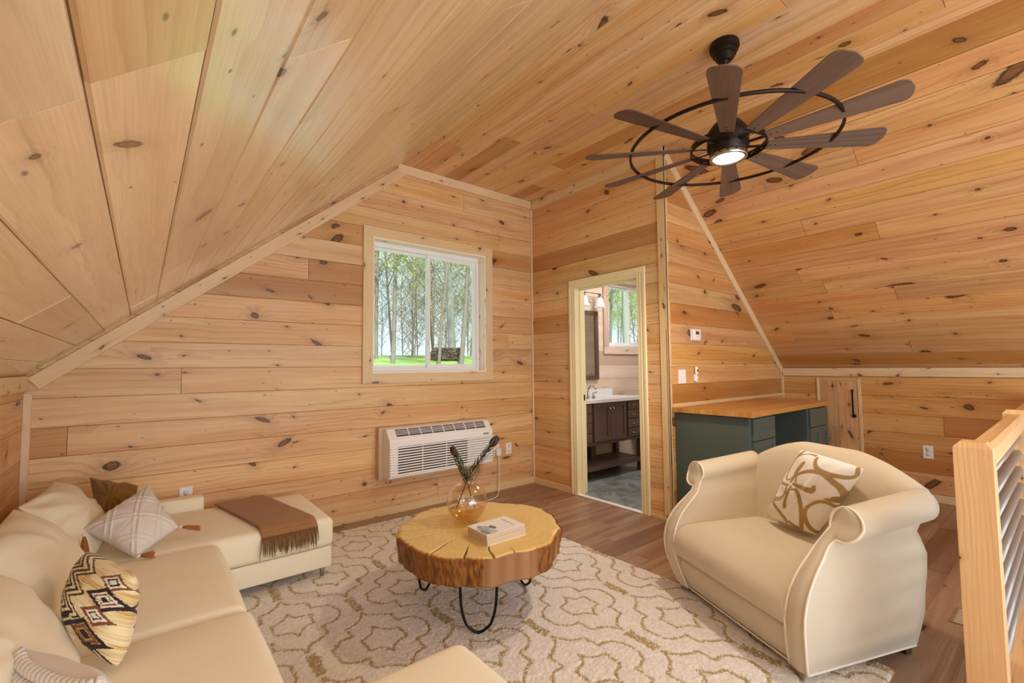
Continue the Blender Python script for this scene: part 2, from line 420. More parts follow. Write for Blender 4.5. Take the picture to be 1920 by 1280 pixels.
def poly_inset(p, d, end=None):
    n = len(p); out = []
    area = sum(p[i][0]*p[(i+1) % n][1]-p[(i+1) % n][0]*p[i][1] for i in range(n))
    sg = 1 if area > 0 else -1
    for i in range(n):
        a, b, c = p[i-1], p[i], p[(i+1) % n]
        e1 = (b[0]-a[0], b[1]-a[1]); e2 = (c[0]-b[0], c[1]-b[1])
        l1 = math.hypot(*e1) or 1; l2 = math.hypot(*e2) or 1
        n1 = (-e1[1]/l1*sg, e1[0]/l1*sg); n2 = (-e2[1]/l2*sg, e2[0]/l2*sg)
        d1 = d if abs(e1[0])/l1 > .5 or end is None else end; d2 = d if abs(e2[0])/l2 > .5 or end is None else end
        det = n1[0]*n2[1]-n1[1]*n2[0]
        if abs(det) < .12: out.append((b[0]+n1[0]*d1, b[1]+n1[1]*d1))
        else: out.append((b[0]+(d1*n2[1]-d2*n1[1])/det, b[1]+(n1[0]*d2-n2[0]*d1)/det))
    return out
def clip(poly, outline):
    """Sutherland-Hodgman against a convex counter-clockwise outline"""
    out = poly
    for i in range(len(outline)):
        a, b = outline[i], outline[(i+1) % len(outline)]
        side = lambda p: (b[0]-a[0])*(p[1]-a[1])-(b[1]-a[1])*(p[0]-a[0])
        inp, out = out, []
        for j in range(len(inp)):
            p, q = inp[j-1], inp[j]; sp, sq = side(p), side(q)
            if (sp >= 0) != (sq >= 0):
                t = sp/(sp-sq); out.append((p[0]+(q[0]-p[0])*t, p[1]+(q[1]-p[1])*t))
            if sq >= 0: out.append(q)
        if not out: return []
    r = []
    for p in out:
        if not r or math.hypot(p[0]-r[-1][0], p[1]-r[-1][1]) > 1e-5: r.append(p)
    if len(r) > 2 and math.hypot(r[0][0]-r[-1][0], r[0][1]-r[-1][1]) < 1e-5: r.pop()
    return r if len(r) > 2 else []

def plank_mesh(name, p, Fr, th, mat, root, gap=.0007, ch=.0028, w=0.):
    O, U, V, N = Fr
    a = poly_inset(p, gap, .0011); f = poly_inset(a, ch, .0004)
    cu = sum(q[0] for q in p)/len(p); cv = sum(q[1] for q in p)/len(p); c = O+U*cu+V*cv
    T = lambda q, z: (U*(q[0]-cu)+V*(q[1]-cv)+N*z)[:]
    n = len(p)
    vs = [T(q, w) for q in f]+[T(q, w-ch) for q in a]+[T(q, -th) for q in a]
    fs = [list(range(n))]
    for i in range(n):
        j = (i+1) % n
        fs.append([i, n+i, n+j, j]); fs.append([n+i, 2*n+i, 2*n+j, n+j])
    if U.cross(V).dot(N)*sum(a[i-1][0]*a[i][1]-a[i][0]*a[i-1][1] for i in range(n)) < 0: fs = [q[::-1] for q in fs]
    me = bpy.data.meshes.new(name); me.from_pydata(vs, [], fs)
    uvl = me.uv_layers.new(name='UVMap'); ou, ov = uvoff(); allp = list(f)+list(a)+list(a)
    for l in me.loops:
        q = allp[l.vertex_index]; uvl.data[l.index].uv = (q[0]+ou, q[1]+ov)
    return link(name, me, mat, root, False, c)

def boarded(name, label, Fr, outline, rows, seams, mat, holes=(), th=.015, piece='plank', cat='wall', ch=.0028, gap=.0007, kind='structure', auto=0., back=True):
    """boards in rows (v boundaries), split at seams {row: [u..]}, cut by rectangular holes, on a backing sheet"""
    O, U, V, N = (Vector(x) for x in Fr); Fr = (O, U, V, N)
    us = [q[0] for q in outline]; u0, u1 = min(us), max(us)
    pieces = []
    for i, (v0, v1) in enumerate(zip(rows, rows[1:])):
        cuts = sorted(x for x in seams.get(i, []) if u0 < x < u1)
        if auto:
            x = u0+rng.uniform(.3, 1.)*auto
            while x < u1-.25:
                if all(abs(x-c) > .4 for c in cuts): cuts.append(x)
                x += auto*rng.uniform(.8, 1.15)
            cuts.sort()
        e = [u0]+cuts+[u1]
        for a, b in zip(e, e[1:]):
            segs = [[(a, v0), (b, v0), (b, v1), (a, v1)]]
            for (h0, h1, g0, g1) in holes:
                new = []
                for s in segs:
                    sa, sb, va, vb = s[0][0], s[1][0], s[0][1], s[2][1]
                    if len(s) != 4 or sb <= h0 or sa >= h1 or vb <= g0+1e-4 or va >= g1-1e-4: new.append(s); continue
                    if g0 <= va+1e-4 and g1 >= vb-1e-4:
                        if sa < h0: new.append([(sa, va), (h0, va), (h0, vb), (sa, vb)])
                        if sb > h1: new.append([(h1, va), (sb, va), (sb, vb), (h1, vb)])
                    elif g1 < vb:   # hole eats the lower edge
                        L, R_ = max(sa, h0), min(sb, h1); q = []
                        q += [(sa, va), (L, va), (L, g1)] if sa < h0 else [(sa, g1)]
                        q += [(R_, g1), (R_, va), (sb, va)] if sb > h1 else [(sb, g1)]
                        new.append(q+[(sb, vb), (sa, vb)])
                    else:
                        L, R_ = max(sa, h0), min(sb, h1); q = [(sa, va), (sb, va)]
                        q += [(sb, vb), (R_, vb), (R_, g0)] if sb > h1 else [(sb, g0)]
                        q += [(L, g0), (L, vb), (sa, vb)] if sa < h0 else [(sa, g0)]
                        new.append(q)
                segs = new
            for s in segs:
                q = clip(s, outline) if len(s) == 4 else s
                if q: pieces.append(q)
    bmv, bmf = [], []
    for p in pieces:
        k = len(bmv)
        for zz in (-th-.001, -th-.045): bmv += [(O+U*q[0]+V*q[1]+N*zz)[:] for q in p]
        n = len(p); bmf.append(list(range(k, k+n))); bmf.append(list(range(k+n, k+2*n))[::-1])
        for j in range(n): bmf.append([k+j, k+n+j, k+n+(j+1) % n, k+(j+1) % n])
    me = bpy.data.meshes.new(name); me.from_pydata(bmv, [], bmf); me.uv_layers.new(name='UVMap')
    root = link(name, me, mat); tag(root, label, cat, None, kind)
    for p in pieces: plank_mesh(piece, p, Fr, th, mat, root, gap, ch, rng.uniform(-.0006, .0006))
    return root

# ------------------------------------------------------------------ room dimensions (metres)
XL, XR, XD, YW, YT, ZC = -.53, 5.743, 3.415, 3.856, 2.157, 3.157
XA, XB = 1.809, 3.42           # edges of the flat ceiling
KL, KR = 1.25, 1.24            # knee wall heights
YB = -3.0                      # how far the loft runs on behind the camera
ROWS = [0.0]+[.068+.1748*k for k in range(19)]
def rowof(rows, v):
    return next(i for i in range(len(rows)-1) if rows[i] <= v < rows[i+1])
def seamd(rows, lst):
    d = {}
    for v, u in lst: d.setdefault(rowof(rows, v), []).append(u)
    return d
# window wall: u = X, v = Z, facing -Y
rows = [r for r in ROWS if r < ZC-.02]+[ZC]
WIN = (1.549, 2.757, 1.233, 2.437)
boarded('wall_back', 'pine boarded gable wall around the sliding window', ((0, YW, 0), (1, 0, 0), (0, 0, 1), (0, -1, 0)),
        [(XL-.03, 0), (XD, 0), (XD, ZC+.02), (XA, ZC+.02), (XL-.03, KL)], rows[:-1]+[ZC+.02],
        seamd(rows, [(1.18, .21), (.85, -.34), (.33, 3.2), (2.0, 1.02), (.15, 2.2), (2.6, 2.95), (2.9, 2.5), (1.5, 3.06)]), M_wall, [WIN])
# partition with the doorway: u = Y, v = Z, facing -X
DOOR = (2.418, 3.204, -.01, 2.088)
boarded('wall_partition', 'pine boarded partition with the bathroom doorway', ((XD, 0, 0), (0, 1, 0), (0, 0, 1), (-1, 0, 0)),
        [(YT, 0), (YW, 0), (YW, ZC), (YT, ZC)], rows, {}, M_door, [DOOR])
# bathroom faces of partition and return wall
boarded('wall_bathroom_side', 'pale pine boards on the bathroom side of the partition', ((XD+.115, 0, 0), (0, 1, 0), (0, 0, 1), (1, 0, 0)),
        [(YT+.11, 0), (YW, 0), (YW, 2.75), (YT+.11, 2.75)], [r for r in ROWS if r < 2.7]+[2.75], {}, M_bath, [DOOR])
boarded('wall_bathroom_front', 'pale pine boards facing the bathroom mirror', ((0, YT+.11, 0), (1, 0, 0), (0, 0, 1), (0, 1, 0)),
        [(XD+.1, 0), (6.4, 0), (6.4, 2.75), (XD+.1, 2.75)], [r for r in ROWS if r < 2.7]+[2.75], {}, M_bath)
boarded('wall_bathroom_end', 'pale pine boards at the far end of the bathroom', ((6.4, 0, 0), (0, 1, 0), (0, 0, 1), (-1, 0, 0)),
        [(YT+.1, 0), (YW, 0), (YW, 2.75), (YT+.1, 2.75)], [r for r in ROWS if r < 2.7]+[2.75], {}, M_bath)
WIN2 = (4.725, 5.93, 1.525, 2.42)
boarded('wall_bathroom_back', 'pale pine boards behind the vanity and around the bathroom window', ((0, YW, 0), (1, 0, 0), (0, 0, 1), (0, -1, 0)),
        [(XD+.1, 0), (6.4, 0), (6.4, 2.75), (XD+.1, 2.75)], [r for r in ROWS if r < 2.7]+[2.75], {}, M_bath, [WIN2])
boarded('ceiling_bathroom', 'pale pine bathroom ceiling', ((0, 0, 2.75), (1, 0, 0), (0, 1, 0), (0, 0, -1)),
        [(XD+.1, YT+.1), (6.4, YT+.1), (6.4, YW), (XD+.1, YW)], [YT+.1+.16*k for k in range(10)]+[YW], {}, M_bath, cat='ceiling')
# thermostat wall
boarded('wall_return', 'pine boarded wall with the thermostat above the worktop', ((0, YT, 0), (1, 0, 0), (0, 0, 1), (0, -1, 0)),
        [(XD, 0), (XR, 0), (XR, KR), (XB, ZC), (XD, ZC)], rows, {}, M_slope_r)
# knee walls
krows = [0.0]+[.072+.178*k for k in range(6)]+[1.148, KR]
boarded('wall_right', 'low pine knee wall under the right roof slope', ((XR, 0, 0), (0, 1, 0), (0, 0, 1), (-1, 0, 0)),
        [(YB, 0), (YT, 0), (YT, KR), (YB, KR)], krows, {2: [.35], 4: [-.4]}, M_slope_r, [(1.415, 1.80, .05, 1.128)], auto=3.4)
boarded('wall_left', 'low pine knee wall beside the sofa', ((XL, 0, 0), (0, 1, 0), (0, 0, 1), (1, 0, 0)),
        [(YB, 0), (YW, 0), (YW, KL), (YB, KL)], [r for r in ROWS if r < KL-.03]+[KL], {}, M_wall, auto=3.0)
# roof slopes: u = Y, v = distance down the slope from the flat ceiling
def slope(name, label, x0, x1, z1, y1, rows, seams, mat, auto):
    V = Vector((x1-x0, 0, z1-ZC)); L = V.length; V.normalize()
    N = Vector((V.z, 0, -V.x)) if x1 > x0 else Vector((-V.z, 0, V.x))
    rr = [r for r in rows if 0 <= r < L-.03]+[L+.05]
    if rr[0] > .03: rr = [0.]+rr
    return boarded(name, label, ((x0, 0, ZC), (0, 1, 0), V, N), [(YB, -.02), (y1, -.02), (y1, L+.05), (YB, L+.05)], [-.02]+rr[1:], seamd(rr, seams), mat, cat='ceiling', auto=auto, ch=.004 if x1 < x0 else .003, gap=.0012)
slope('ceiling_left_slope', 'pale glossy pine roof slope on the left', XA, XL, KL, YW+.07, [2.095-.1605*k for k in range(13, -1, -1)]+[2.095+.1605*k for k in range(1, 7)],
      [(2.30, .75), (2.0, .87), (1.45, 1.6), (1.2, .4), (.75, 1.9), (2.6, .1)], M_slope_l, 3.3)
slope('ceiling_right_slope', 'orange pine roof slope on the right', XB, XR, KR, YT, [.02+.1735*k for k in range(18)],
      [(.65, .925), (1.36, .935), (2.06, .947), (2.78, .962)], M_slope_r, 3.3)
crow = [XA-.01, 1.93]+[1.93+.1655*k for k in range(1, 9)]+[XB+.01]
boarded('ceiling', 'flat pine boarded ceiling strip above the fan', ((0, 0, ZC), (0, 1, 0), (1, 0, 0), (0, 0, -1)),
        [(YB, XA-.01), (YW+.07, XA-.01), (YW+.07, XB+.01), (YB, XB+.01)], crow, seamd(crow, [(2.42, 3.37), (2.78, 2.13), (2.59, .874), (3.0, 3.0), (2.1, 3.36), (3.2, 3.45)]), M_ceil, cat='ceiling', auto=3.4)
# floor: u = X (planks run parallel to the gable wall), v = Y
frow = [YB]+[-2.9+.182*k for k in range(38)]
frow = [r for r in frow if r < YW-.02]+[YW]
boarded('floor', 'brown oak plank floor of the loft', ((0, 0, 0), (1, 0, 0), (0, 1, 0), (0, 0, 1)),
        [(XL, YB), (XR, YB), (XR, YW), (XL, YW)], frow, {}, M_floor, [(2.26, 5.80, -1.2, .145), (XD+.10, 5.80, YT+.0, YW+.1)], th=.006, cat='floor', auto=1.25, ch=.0012, gap=.0003)
# stairwell
m = MB(); m.box((2.2, .12, -2.4), (5.8, .145, 0)); m.box((2.2, -1.2, -2.4), (2.26, .145, -.02)); m.box((2.2, -1.26, -2.4), (5.8, -1.2, -.02)); m.box((5.743, -1.2, -2.4), (5.80, .145, -.02)); m.box((2.2, -1.2, -2.45), (5.8, .145, -2.4))
tag(m.build('wall_stairwell', M_drywall), 'white drywall lining of the stairwell below the railing', 'wall', kind='structure')
# bathroom tiles
m = MB(); m.box((XD-.02, YT, -.05), (6.4, YW, -.004))
tf = tag(m.build('floor_bathroom', plain('grout', '#a9a8a2', .8)), 'grey slate tiled bathroom floor', 'floor', kind='structure')
xs = [XD+.03+.61*k for k in range(6)]; ys = [YT+.12+.3*k for k in range(7)]
for j in range(6):
    for i in range(-1, 5):
        a = max(XD+.03, XD+.03+.61*i+(.305 if j % 2 else 0)); b = min(6.4, XD+.03+.61*(i+1)+(.305 if j % 2 else 0)-.005)
        if b-a < .05: continue
        c = min(ys[j]+.296, YW); MB().box((a, ys[j], -.004), (b, c, .004), .001, 1).build('tile', M_tile, tf)

# ------------------------------------------------------------------ trims and baseboards
def board(name, a, b, wv, tv, label, mat=None, cat='trim', kind='structure', parent=None):
    """board from a to b; wv = full width vector, tv = full thickness vector (a..b is one long edge)"""
    a, b, wv, tv = (Vector(x) for x in (a, b, wv, tv)); d = b-a; c = a+d/2+wv/2+tv/2
    m = MB(); m.obox((0, 0, 0), (d.length/2, 0, 0), (0, wv.length/2, 0), (0, 0, tv.length/2), .002, 1)
    o = m.build(name, mat or M_trim, parent, uvdir=0)
    X, Y, Z = d.normalized(), wv.normalized(), tv.normalized()
    if X.cross(Y).dot(Z) < 0: Z = -Z
    Mx = Matrix((X, Y, Z)).transposed().to_4x4(); Mx.translation = c; o.matrix_local = Mx
    if parent is None: tag(o, label, cat, None, kind)
    else: o['kind'] = 'thing' if False else o.get('kind', 'thing'); del o['kind']
    return o
sl = Vector((XL-XA, 0, KL-ZC)).normalized(); slr = Vector((XR-XB, 0, KR-ZC)).normalized()
nl = Vector((-sl.z, 0, sl.x)); nl = nl if nl.z < 0 else -nl
nr = Vector((-slr.z, 0, slr.x)); nr = nr if nr.z < 0 else -nr
TH = .019
board('trim_1', Vector((XA+.02, YW, ZC-.005)), Vector((XA+.02, YW, ZC-.005))+sl*3.03, nl*.085, (0, -TH, 0), 'long sloping trim board between gable wall and left roof slope')
board('trim_2', (XA-.03, YW, ZC), (XD-TH, YW, ZC), (0, 0, -.085), (0, -TH-.001, 0), 'horizontal trim board between gable wall and flat ceiling')
board('trim_3', (XD, YT+.0, ZC), (XD, YW, ZC), (0, 0, -.095), (-.012, 0, 0), 'horizontal trim board along the top of the doorway partition')
board('trim_4', (XD, YW, 0), (XD, YW, ZC-.09), (-.02, 0, 0), (0, -.02, 0), 'thin upright corner strip between gable wall and partition')
board('trim_5', (XD, YT-TH, 0), (XD, YT-TH, ZC), (0, .075, 0), (-.016, 0, 0), 'upright corner board on the doorway side of the partition end')
board('trim_6', (XD-.016, YT, 0), (XD-.016, YT, ZC), (.03, 0, 0), (0, -TH, 0), 'thin upright corner strip on the thermostat side of the partition end')
board('trim_7', Vector((XB+.0, YT, ZC)), Vector((XB, YT, ZC))+slr*3.02, nr*.072, (0, -TH, 0), 'steep sloping trim board above the thermostat wall')
board('trim_8', (XR, YB, KR-.002), (XR, YT-TH, KR-.002), (0, 0, -.085), (-TH, 0, 0), 'long horizontal trim board on top of the right knee wall')
board('trim_9', (XR, YT, .9), (XR, YT, KR-.085), (-.022, 0, 0), (0, -.022, 0), 'short upright corner strip at the end of the worktop')
board('trim_10', (XL, YW, 0), (XL, YW, KL-.10), (.035, 0, 0), (0, -TH, 0), 'upright corner strip behind the sofa')
board('trim_11', (XL, YB, KL), (XL, YW-TH, KL), (0, 0, -.085), (TH, 0, 0), 'horizontal trim board on top of the left knee wall')
board('trim_12', (XD+.06, YT, .929), (XR, YT, .929), (0, 0, .028), (0, -.012, 0), 'slim strip along the wall behind the worktop')
board('baseboard_back', (XL, YW, 0), (XD, YW, 0), (0, 0, .072), (0, -.014, 0), 'pine baseboard along the gable wall', cat='baseboard')
board('baseboard_partition', (XD, 3.27, 0), (XD, YW, 0), (0, 0, .06), (-.014, 0, 0), 'short pine baseboard left of the doorway', cat='baseboard')
board('baseboard_partition_end', (XD, YT, 0), (XD, 2.345, 0), (0, 0, .03), (-.012, 0, 0), 'short pale baseboard right of the doorway', cat='baseboard')
board('baseboard_right', (XR, .15, 0), (XR, 1.41, 0), (0, 0, .07), (-.014, 0, 0), 'pine baseboard along the right knee wall', cat='baseboard')
board('baseboard_left', (XL, YB, 0), (XL, YW, 0), (0, 0, .07), (.014, 0, 0), 'pine baseboard along the left knee wall', cat='baseboard')

# ------------------------------------------------------------------ windows
def window(name, label, hole, xl_pane, mats):
    x0, x1, z0, z1 = hole
    w = thing(name, label, 'window', (x0, YW, z0), 0, None, 'structure')
    W, H = x1-x0, z1-z0; cw = .088
    cm, jm = mats
    m = lambda: MB()
    m().box((-cw, -.022, H), (W+cw, .0, H+cw), .002, 1).build('head_casing', cm, w)
    m().box((-cw, -.022, -cw), (W+cw, .0, 0), .002, 1).build('sill_casing', cm, w)
    m().box((-cw, -.022, 0), (0, .0, H), .002, 1).build('side_casing', cm, w)
    m().box((W, -.022, 0), (W+cw, .0, H), .002, 1).build('side_casing', cm, w)
    D = .12
    m().box((-.004, -.02, H-.016), (W+.004, D, H)).build('jamb_board', jm, w); m().box((-.004, -.02, 0), (W+.004, D, .016)).build('jamb_board', jm, w)
    m().box((-.004, -.02, .016), (.012, D, H-.016)).build('jamb_board', jm, w); m().box((W-.012, -.02, .016), (W+.004, D, H-.016)).build('jamb_board', jm, w)
    a = .014; b = .045; y0, y1 = .085, .16
    f = MB(); f.box((a, y0, a), (W-a, y1, b), .003); f.box((a, y0, H-b-.01), (W-a, y1, H-a), .003); f.box((a, y0, b), (b-.005, y1, H-b), .003); f.box((W-b, y0, b), (W-a, y1, H-b), .003)
    f.build('frame', M_white, w)
    mid = .515*W
    for k, (s0, s1, yy) in enumerate(((b-.005, mid-.0, .125), (mid-.03, W-b, .10))):
        sash = MB(); st = .026 if k == 0 else .036
        sash.box((s0, yy, b), (s1, yy+.025, b+st), .003); sash.box((s0, yy, H-b-.01-st), (s1, yy+.025, H-b-.01), .003)
        sash.box((s0, yy, b+st), (s0+st, yy+.025, H-b-.01-st), .003); sash.box((s1-st, yy, b+st), (s1, yy+.025, H-b-.01-st), .003)
        so = sash.build('sash', M_white, w)
        g = MB(); g.box((s0+st-.004, yy+.010, b+st-.004), (s1-st+.004, yy+.014, H-b-.006-st)); g.build('pane', M_pane, so)
        if k == 1:
            for zz in (.24*H, .74*H):
                l = MB(); l.box((s0+.006, yy-.014, zz-.028), (s0+.024, yy, zz+.028), .005); l.box((s0+.010, yy-.024, zz-.02), (s0+.018, yy-.01, zz+.006), .003); l.build('latch', M_white, so)
    return w
window('window_1', 'white sliding window with pine casing in the gable wall', WIN, 0, (M_trim, M_jamb))
window('window_2', 'white sliding window seen through the bathroom doorway', WIN2, 0, (M_bath, M_bath))

# ------------------------------------------------------------------ doorway
d = thing('door_1', 'cream cased doorway into the bathroom', 'doorway', (XD, 0, 0), 0, None, 'structure')
y0, y1, zt = 2.418, 3.204, 2.088
def casing(ya, yb, za, zb, vert, inner):
    m = MB(); m.box((-.014, ya, za), (0, yb, zb), .002, 1)
    if vert:
        w_ = yb-ya
        for s, e, t in ((.12, .32, .018), (.62, .97, .021)):
            p, q = (ya+w_*s, ya+w_*e) if inner < 0 else (yb-w_*e, yb-w_*s)
            m.box((-t, p, za), (-.01, q, zb), .003, 2)
    else:
        h_ = zb-za
        for s, e, t in ((.12, .32, .018), (.62, .97, .021)): m.box((-t, ya+.004, za+h_*s), (-.01, yb-.004, za+h_*e), .003, 2)
    m.build('casing', M_casing, d)
casing(y1, y1+.064, 0, zt, True, -1); casing(y0-.066, y0, 0, zt, True, 1); casing(y0-.066, y1+.064, zt, zt+.068, False, 0)
MB().box((-.016, y1-.018, 0), (.132, y1, zt-.018), .001, 1).build('jamb', M_casing, d)
MB().box((-.016, y0, 0), (.132, y0+.018, zt-.018), .001, 1).build('jamb', M_casing, d)
MB().box((-.016, y0, zt-.018), (.132, y1, zt), .001, 1).build('head_jamb', M_casing, d)
MB().box((.05, y1-.03, 0), (.085, y1-.018, zt-.018), .002, 1).build('door_stop', M_casing, d)
MB().box((.05, y0+.018, zt-.03), (.085, y1-.018, zt-.018), .002, 1).build('door_stop', M_casing, d)
MB().box((-.02, y0, 0), (.03, y1, .012), .005, 3).build('threshold', M_white, d)
MB().box((.088, y1-.0215, .93), (.115, y1-.018, .99), .001, 1).build('strike_plate', M_iron, d)

# access door in the knee wall
a = thing('door_2', 'small pine attic hatch door in the right knee wall', 'hatch', (XR, 1.608, 0), 0, None, 'structure')
tr = .026
MB().box((-.022, .170, .05), (0, .170+tr, 1.13), .003, 1).build('frame_board', M_trim, a)
MB().box((-.022, -.170-tr, .05), (0, -.170, 1.13), .003, 1).build('frame_board', M_trim, a)
MB().box((-.022, -.170, 1.13-tr), (0, .170, 1.13), .003, 1).build('frame_board', M_trim, a)
MB().box((-.012, .012, .06), (.02, .168, 1.128), .003, 1).build('plank', M_cabpine, a)
MB().box((-.012, -.168, .06), (.02, .010, 1.128), .003, 1).build('plank', M_cabpine, a)
h = MB(); h.box((-.048, -.136, .74), (-.038, -.122, 1.02), .003, 1); h.lathe([(.0, -.004), (.02, -.004), (.02, .004), (.0, .004)], (-.014, -.129, .745), 20, 'X'); h.box((-.048, -.135, .99), (-.012, -.123, 1.01), .002, 1); h.lathe([(.012, -.013), (.014, .0), (.012, .013)], (-.03, -.129, .745), 16, 'X')
h.build('pull_handle', M_iron, a)

# ------------------------------------------------------------------ wall fittings
def outlet(loc, rz, label, group=None, gangs=0, name='wall_outlet'):
    o = thing(name, label, 'outlet' if not gangs else 'switch', loc, rz, group)
    if not gangs:
        MB().box((-.037, -.006, -.060), (.037, 0, .060), .003, 2).build('cover_plate', M_plastic, o)
        for z in (.021, -.021):
            r = MB(); r.lathe([(0, 0), (.0165, 0), (.0165, .0035), (0, .0035)], (0, -.006, z), 20, 'Y'); rc = r.build('receptacle', M_plastic, o)
            s = MB(); s.box((-.0085, -.0102, z+.001), (-.0055, -.0090, z+.010)); s.box((.0055, -.0102, z+.001), (.0085, -.0090, z+.010)); s.lathe([(.0, .0031), (.003, .0031), (.003, .0042), (.0, .0042)], (0, -.006, z-.008), 10, 'Y')
            s.build('slots', M_plastic_d, rc)
    else:
        MB().box((-.058, -.006, -.060), (.058, 0, .060), .003, 2).build('cover_plate', M_plastic, o)
        for x in (-.024, .024):
            MB().box((x-.006, -.007, -.013), (x+.006, -.0055, .013)).build('toggle_slot', M_plastic, o)
            MB().obox((x, -.012, .004), (.0038, 0, 0), (0, .008, .005), (0, -.003, .004), .001, 1).build('toggle', M_plastic, o)
    return o
outlet((.255, YW, .425), 0, 'white duplex outlet on the gable wall behind the sofa arm')
outlet((3.058, YW, .416), 0, 'white duplex outlet nearest the corner, right of the air conditioner plug')
oc_ = outlet((2.895, YW, .42), 0, 'white outlet holding the air conditioner plug')
outlet((XR, .922, .452), -PI/2, 'white duplex outlet on the right knee wall beside the railing')
outlet((5.0, YW, .52), 0, 'white outlet under the bathroom vanity')
outlet((3.629, YT, 1.184), 0, 'white double toggle switch plate under the thermostat', None, 2, 'light_switch')
t = thing('thermostat', 'white wall thermostat with small grey display', 'thermostat', (3.85, YT, 1.552))
MB().box((-.070, -.012, -.054), (.070, 0, .054), .008, 3).build('back_plate', M_plastic, t)
MB().box((-.064, -.032, -.05), (.066, -.012, .05), .010, 4).build('housing', M_plastic, t)
MB().box((-.028, -.0335, .002), (.028, -.0315, .032), .001, 1).build('display', M_lcd, t)
for x in (-.02, .0, .02): MB().box((x-.005, -.0335, -.018), (x+.005, -.0315, -.012), .001, 1).build('button', M_beige, t)
MB().box((.045, -.0333, -.032), (.06, -.0315, -.027)).build('badge', M_lcd, t)
t = thing('fan_remote', 'slim white fan remote in a wall cradle beside the switch plate', 'remote', (3.843, YT, 1.2))
MB().box((-.022, -.012, -.062), (.022, 0, .0), .006, 3).build('cradle', M_plastic, t)
MB().box((-.018, -.026, -.068), (.018, -.008, .068), .012, 4).build('body', M_plastic, t)
m = MB(); m.lathe([(0, 0), (.011, 0), (.011, .002), (0, .002)], (0, -.0258, .034), 20, 'Y'); m.build('round_button', M_lcd, t)
for x in (-.008, .008):
    for z in (.0, -.012): MB().box((x-.004, -.0278, z-.003), (x+.004, -.0255, z+.003)).build('button', M_lcd, t)
MB().box((-.008, -.0275, -.052), (.006, -.0255, -.044)).build('badge', M_black, t)

# ------------------------------------------------------------------ wall air conditioner
ac = thing('air_conditioner', 'white louvred through-wall air conditioner under the window', 'air conditioner', (2.165, YW-.002, .0))
MB().box((-.575, -.07, .325), (.575, 0, .765), .003, 1).build('wall_sleeve', M_beige, ac)
x0, x1 = -.535, .535
m = MB(); yb, yf = -.02, -.2
prof = [(yb, .335), (yf+.012, .345), (yf, .36), (yf, .655), (yf+.006, .668), (-.125, .752), (-.11, .757), (yb, .757)]
m.prism([(x0, p[0], p[1]) for p in prof], (x1-x0, 0, 0)); body = m.build('housing', M_plastic, ac)
bv = body.modifiers.new('bevel', 'BEVEL'); bv.width = .006; bv.segments = 3; bv.limit_method = 'ANGLE'
# front: dark recess on the left two thirds, slats across
MB().box((x0+.075, yf-.0015, .385), (x0+.075+.70, yf+.004, .61)).build('louver_recess', M_black, ac)
for k in range(11):
    z = .378+k*.0222
    MB().obox((0, yf-.004, z), (.532, 0, 0), (0, .0075, -.0035), (0, .0016, .0050), .0015, 1).build('louver', M_plastic, ac)
MB().box((x0+.775, yf-.0005, .37), (x1-.004, yf+.002, .612), .0003, 1).build('rib_shade_panel', plain('rib shade grey', '#c4c1bd', .5), ac)  # grey backing paints the soft shade between the closed ribs
for x in (x0+.075+.23, x0+.075+.47): MB().box((x-.003, yf-.006, .385), (x+.003, yf, .61)).build('louver_stay', M_plastic, ac)
# sloped top grille
ts = Vector((0, -.125-(yf+.006), .752-.668)); tn = Vector((0, -ts.z, ts.y)).normalized(); c0 = Vector((0, yf+.006, .668))
def topbox(xa, xb, sa, sb, h0, h1, nm, mat):
    c = c0+ts*((sa+sb)/2)+tn*((h0+h1)/2)+Vector(((xa+xb)/2, 0, 0))
    m = MB(); m.obox(c, ((xb-xa)/2, 0, 0), ts*((sb-sa)/2), tn*((h1-h0)/2)); return m.build(nm, mat, ac)
topbox(-.46, .47, .30, .94, -.004, .002, 'grille_recess', M_black)
for k in range(1, 5): topbox(-.46, .47, .30+.64*k/5-.022, .30+.64*k/5+.022, 0, .005, 'grille_bar', M_plastic)
for k in range(1, 8): topbox(-.46+.93*k/8-.004, -.46+.93*k/8+.004, .30, .94, 0, .005, 'grille_divider', M_plastic)
topbox(-.44, .18, .06, .22, .0, .0025, 'control_flap', M_plastic)
def text(s, size, mat, parent, M, name='lettering', ext=.0004, sx=1., bold=0.):
    c = bpy.data.curves.new(name, 'FONT'); c.body = s; c.size = size; c.extrude = ext; c.align_x = 'CENTER'; c.align_y = 'CENTER'; c.offset = bold
    tmp = bpy.data.objects.new('lettering_curve', c); COL.objects.link(tmp)
    me = bpy.data.meshes.new_from_object(tmp.evaluated_get(bpy.context.evaluated_depsgraph_get())); bpy.data.objects.remove(tmp); bpy.data.curves.remove(c)
    me.materials.clear(); o = link(name, me, mat, parent)
    o.matrix_local = M @ Matrix.Diagonal((sx, 1, 1, 1)); return o
Mt = Matrix(((1, 0, 0, .455), (0, 0, -1, yf-.0012), (0, 1, 0, .638), (0, 0, 0, 1)))
text('Amana', .024, M_black, ac, Mt, bold=.0006)
pl = thing('power_plug', 'white plug and power cord running down the gable wall to the floor', 'plug', (2.895, YW, .40))
MB().box((-.03, -.05, -.035), (.03, -.008, .035), .008, 3).build('plug_block', M_plastic, pl)
def bez(pts, n=10):
    P = [Vector(p) for p in pts]; out = []
    for i in range(len(P)-1):
        p0, p1, p2, p3 = P[max(i-1, 0)], P[i], P[i+1], P[min(i+2, len(P)-1)]
        for k in range(n):
            t = k/n; out.append(.5*((2*p1)+(-p0+p2)*t+(2*p0-5*p1+4*p2-p3)*t*t+(-p0+3*p1-3*p2+p3)*t**3))
    return out+[P[-1]]
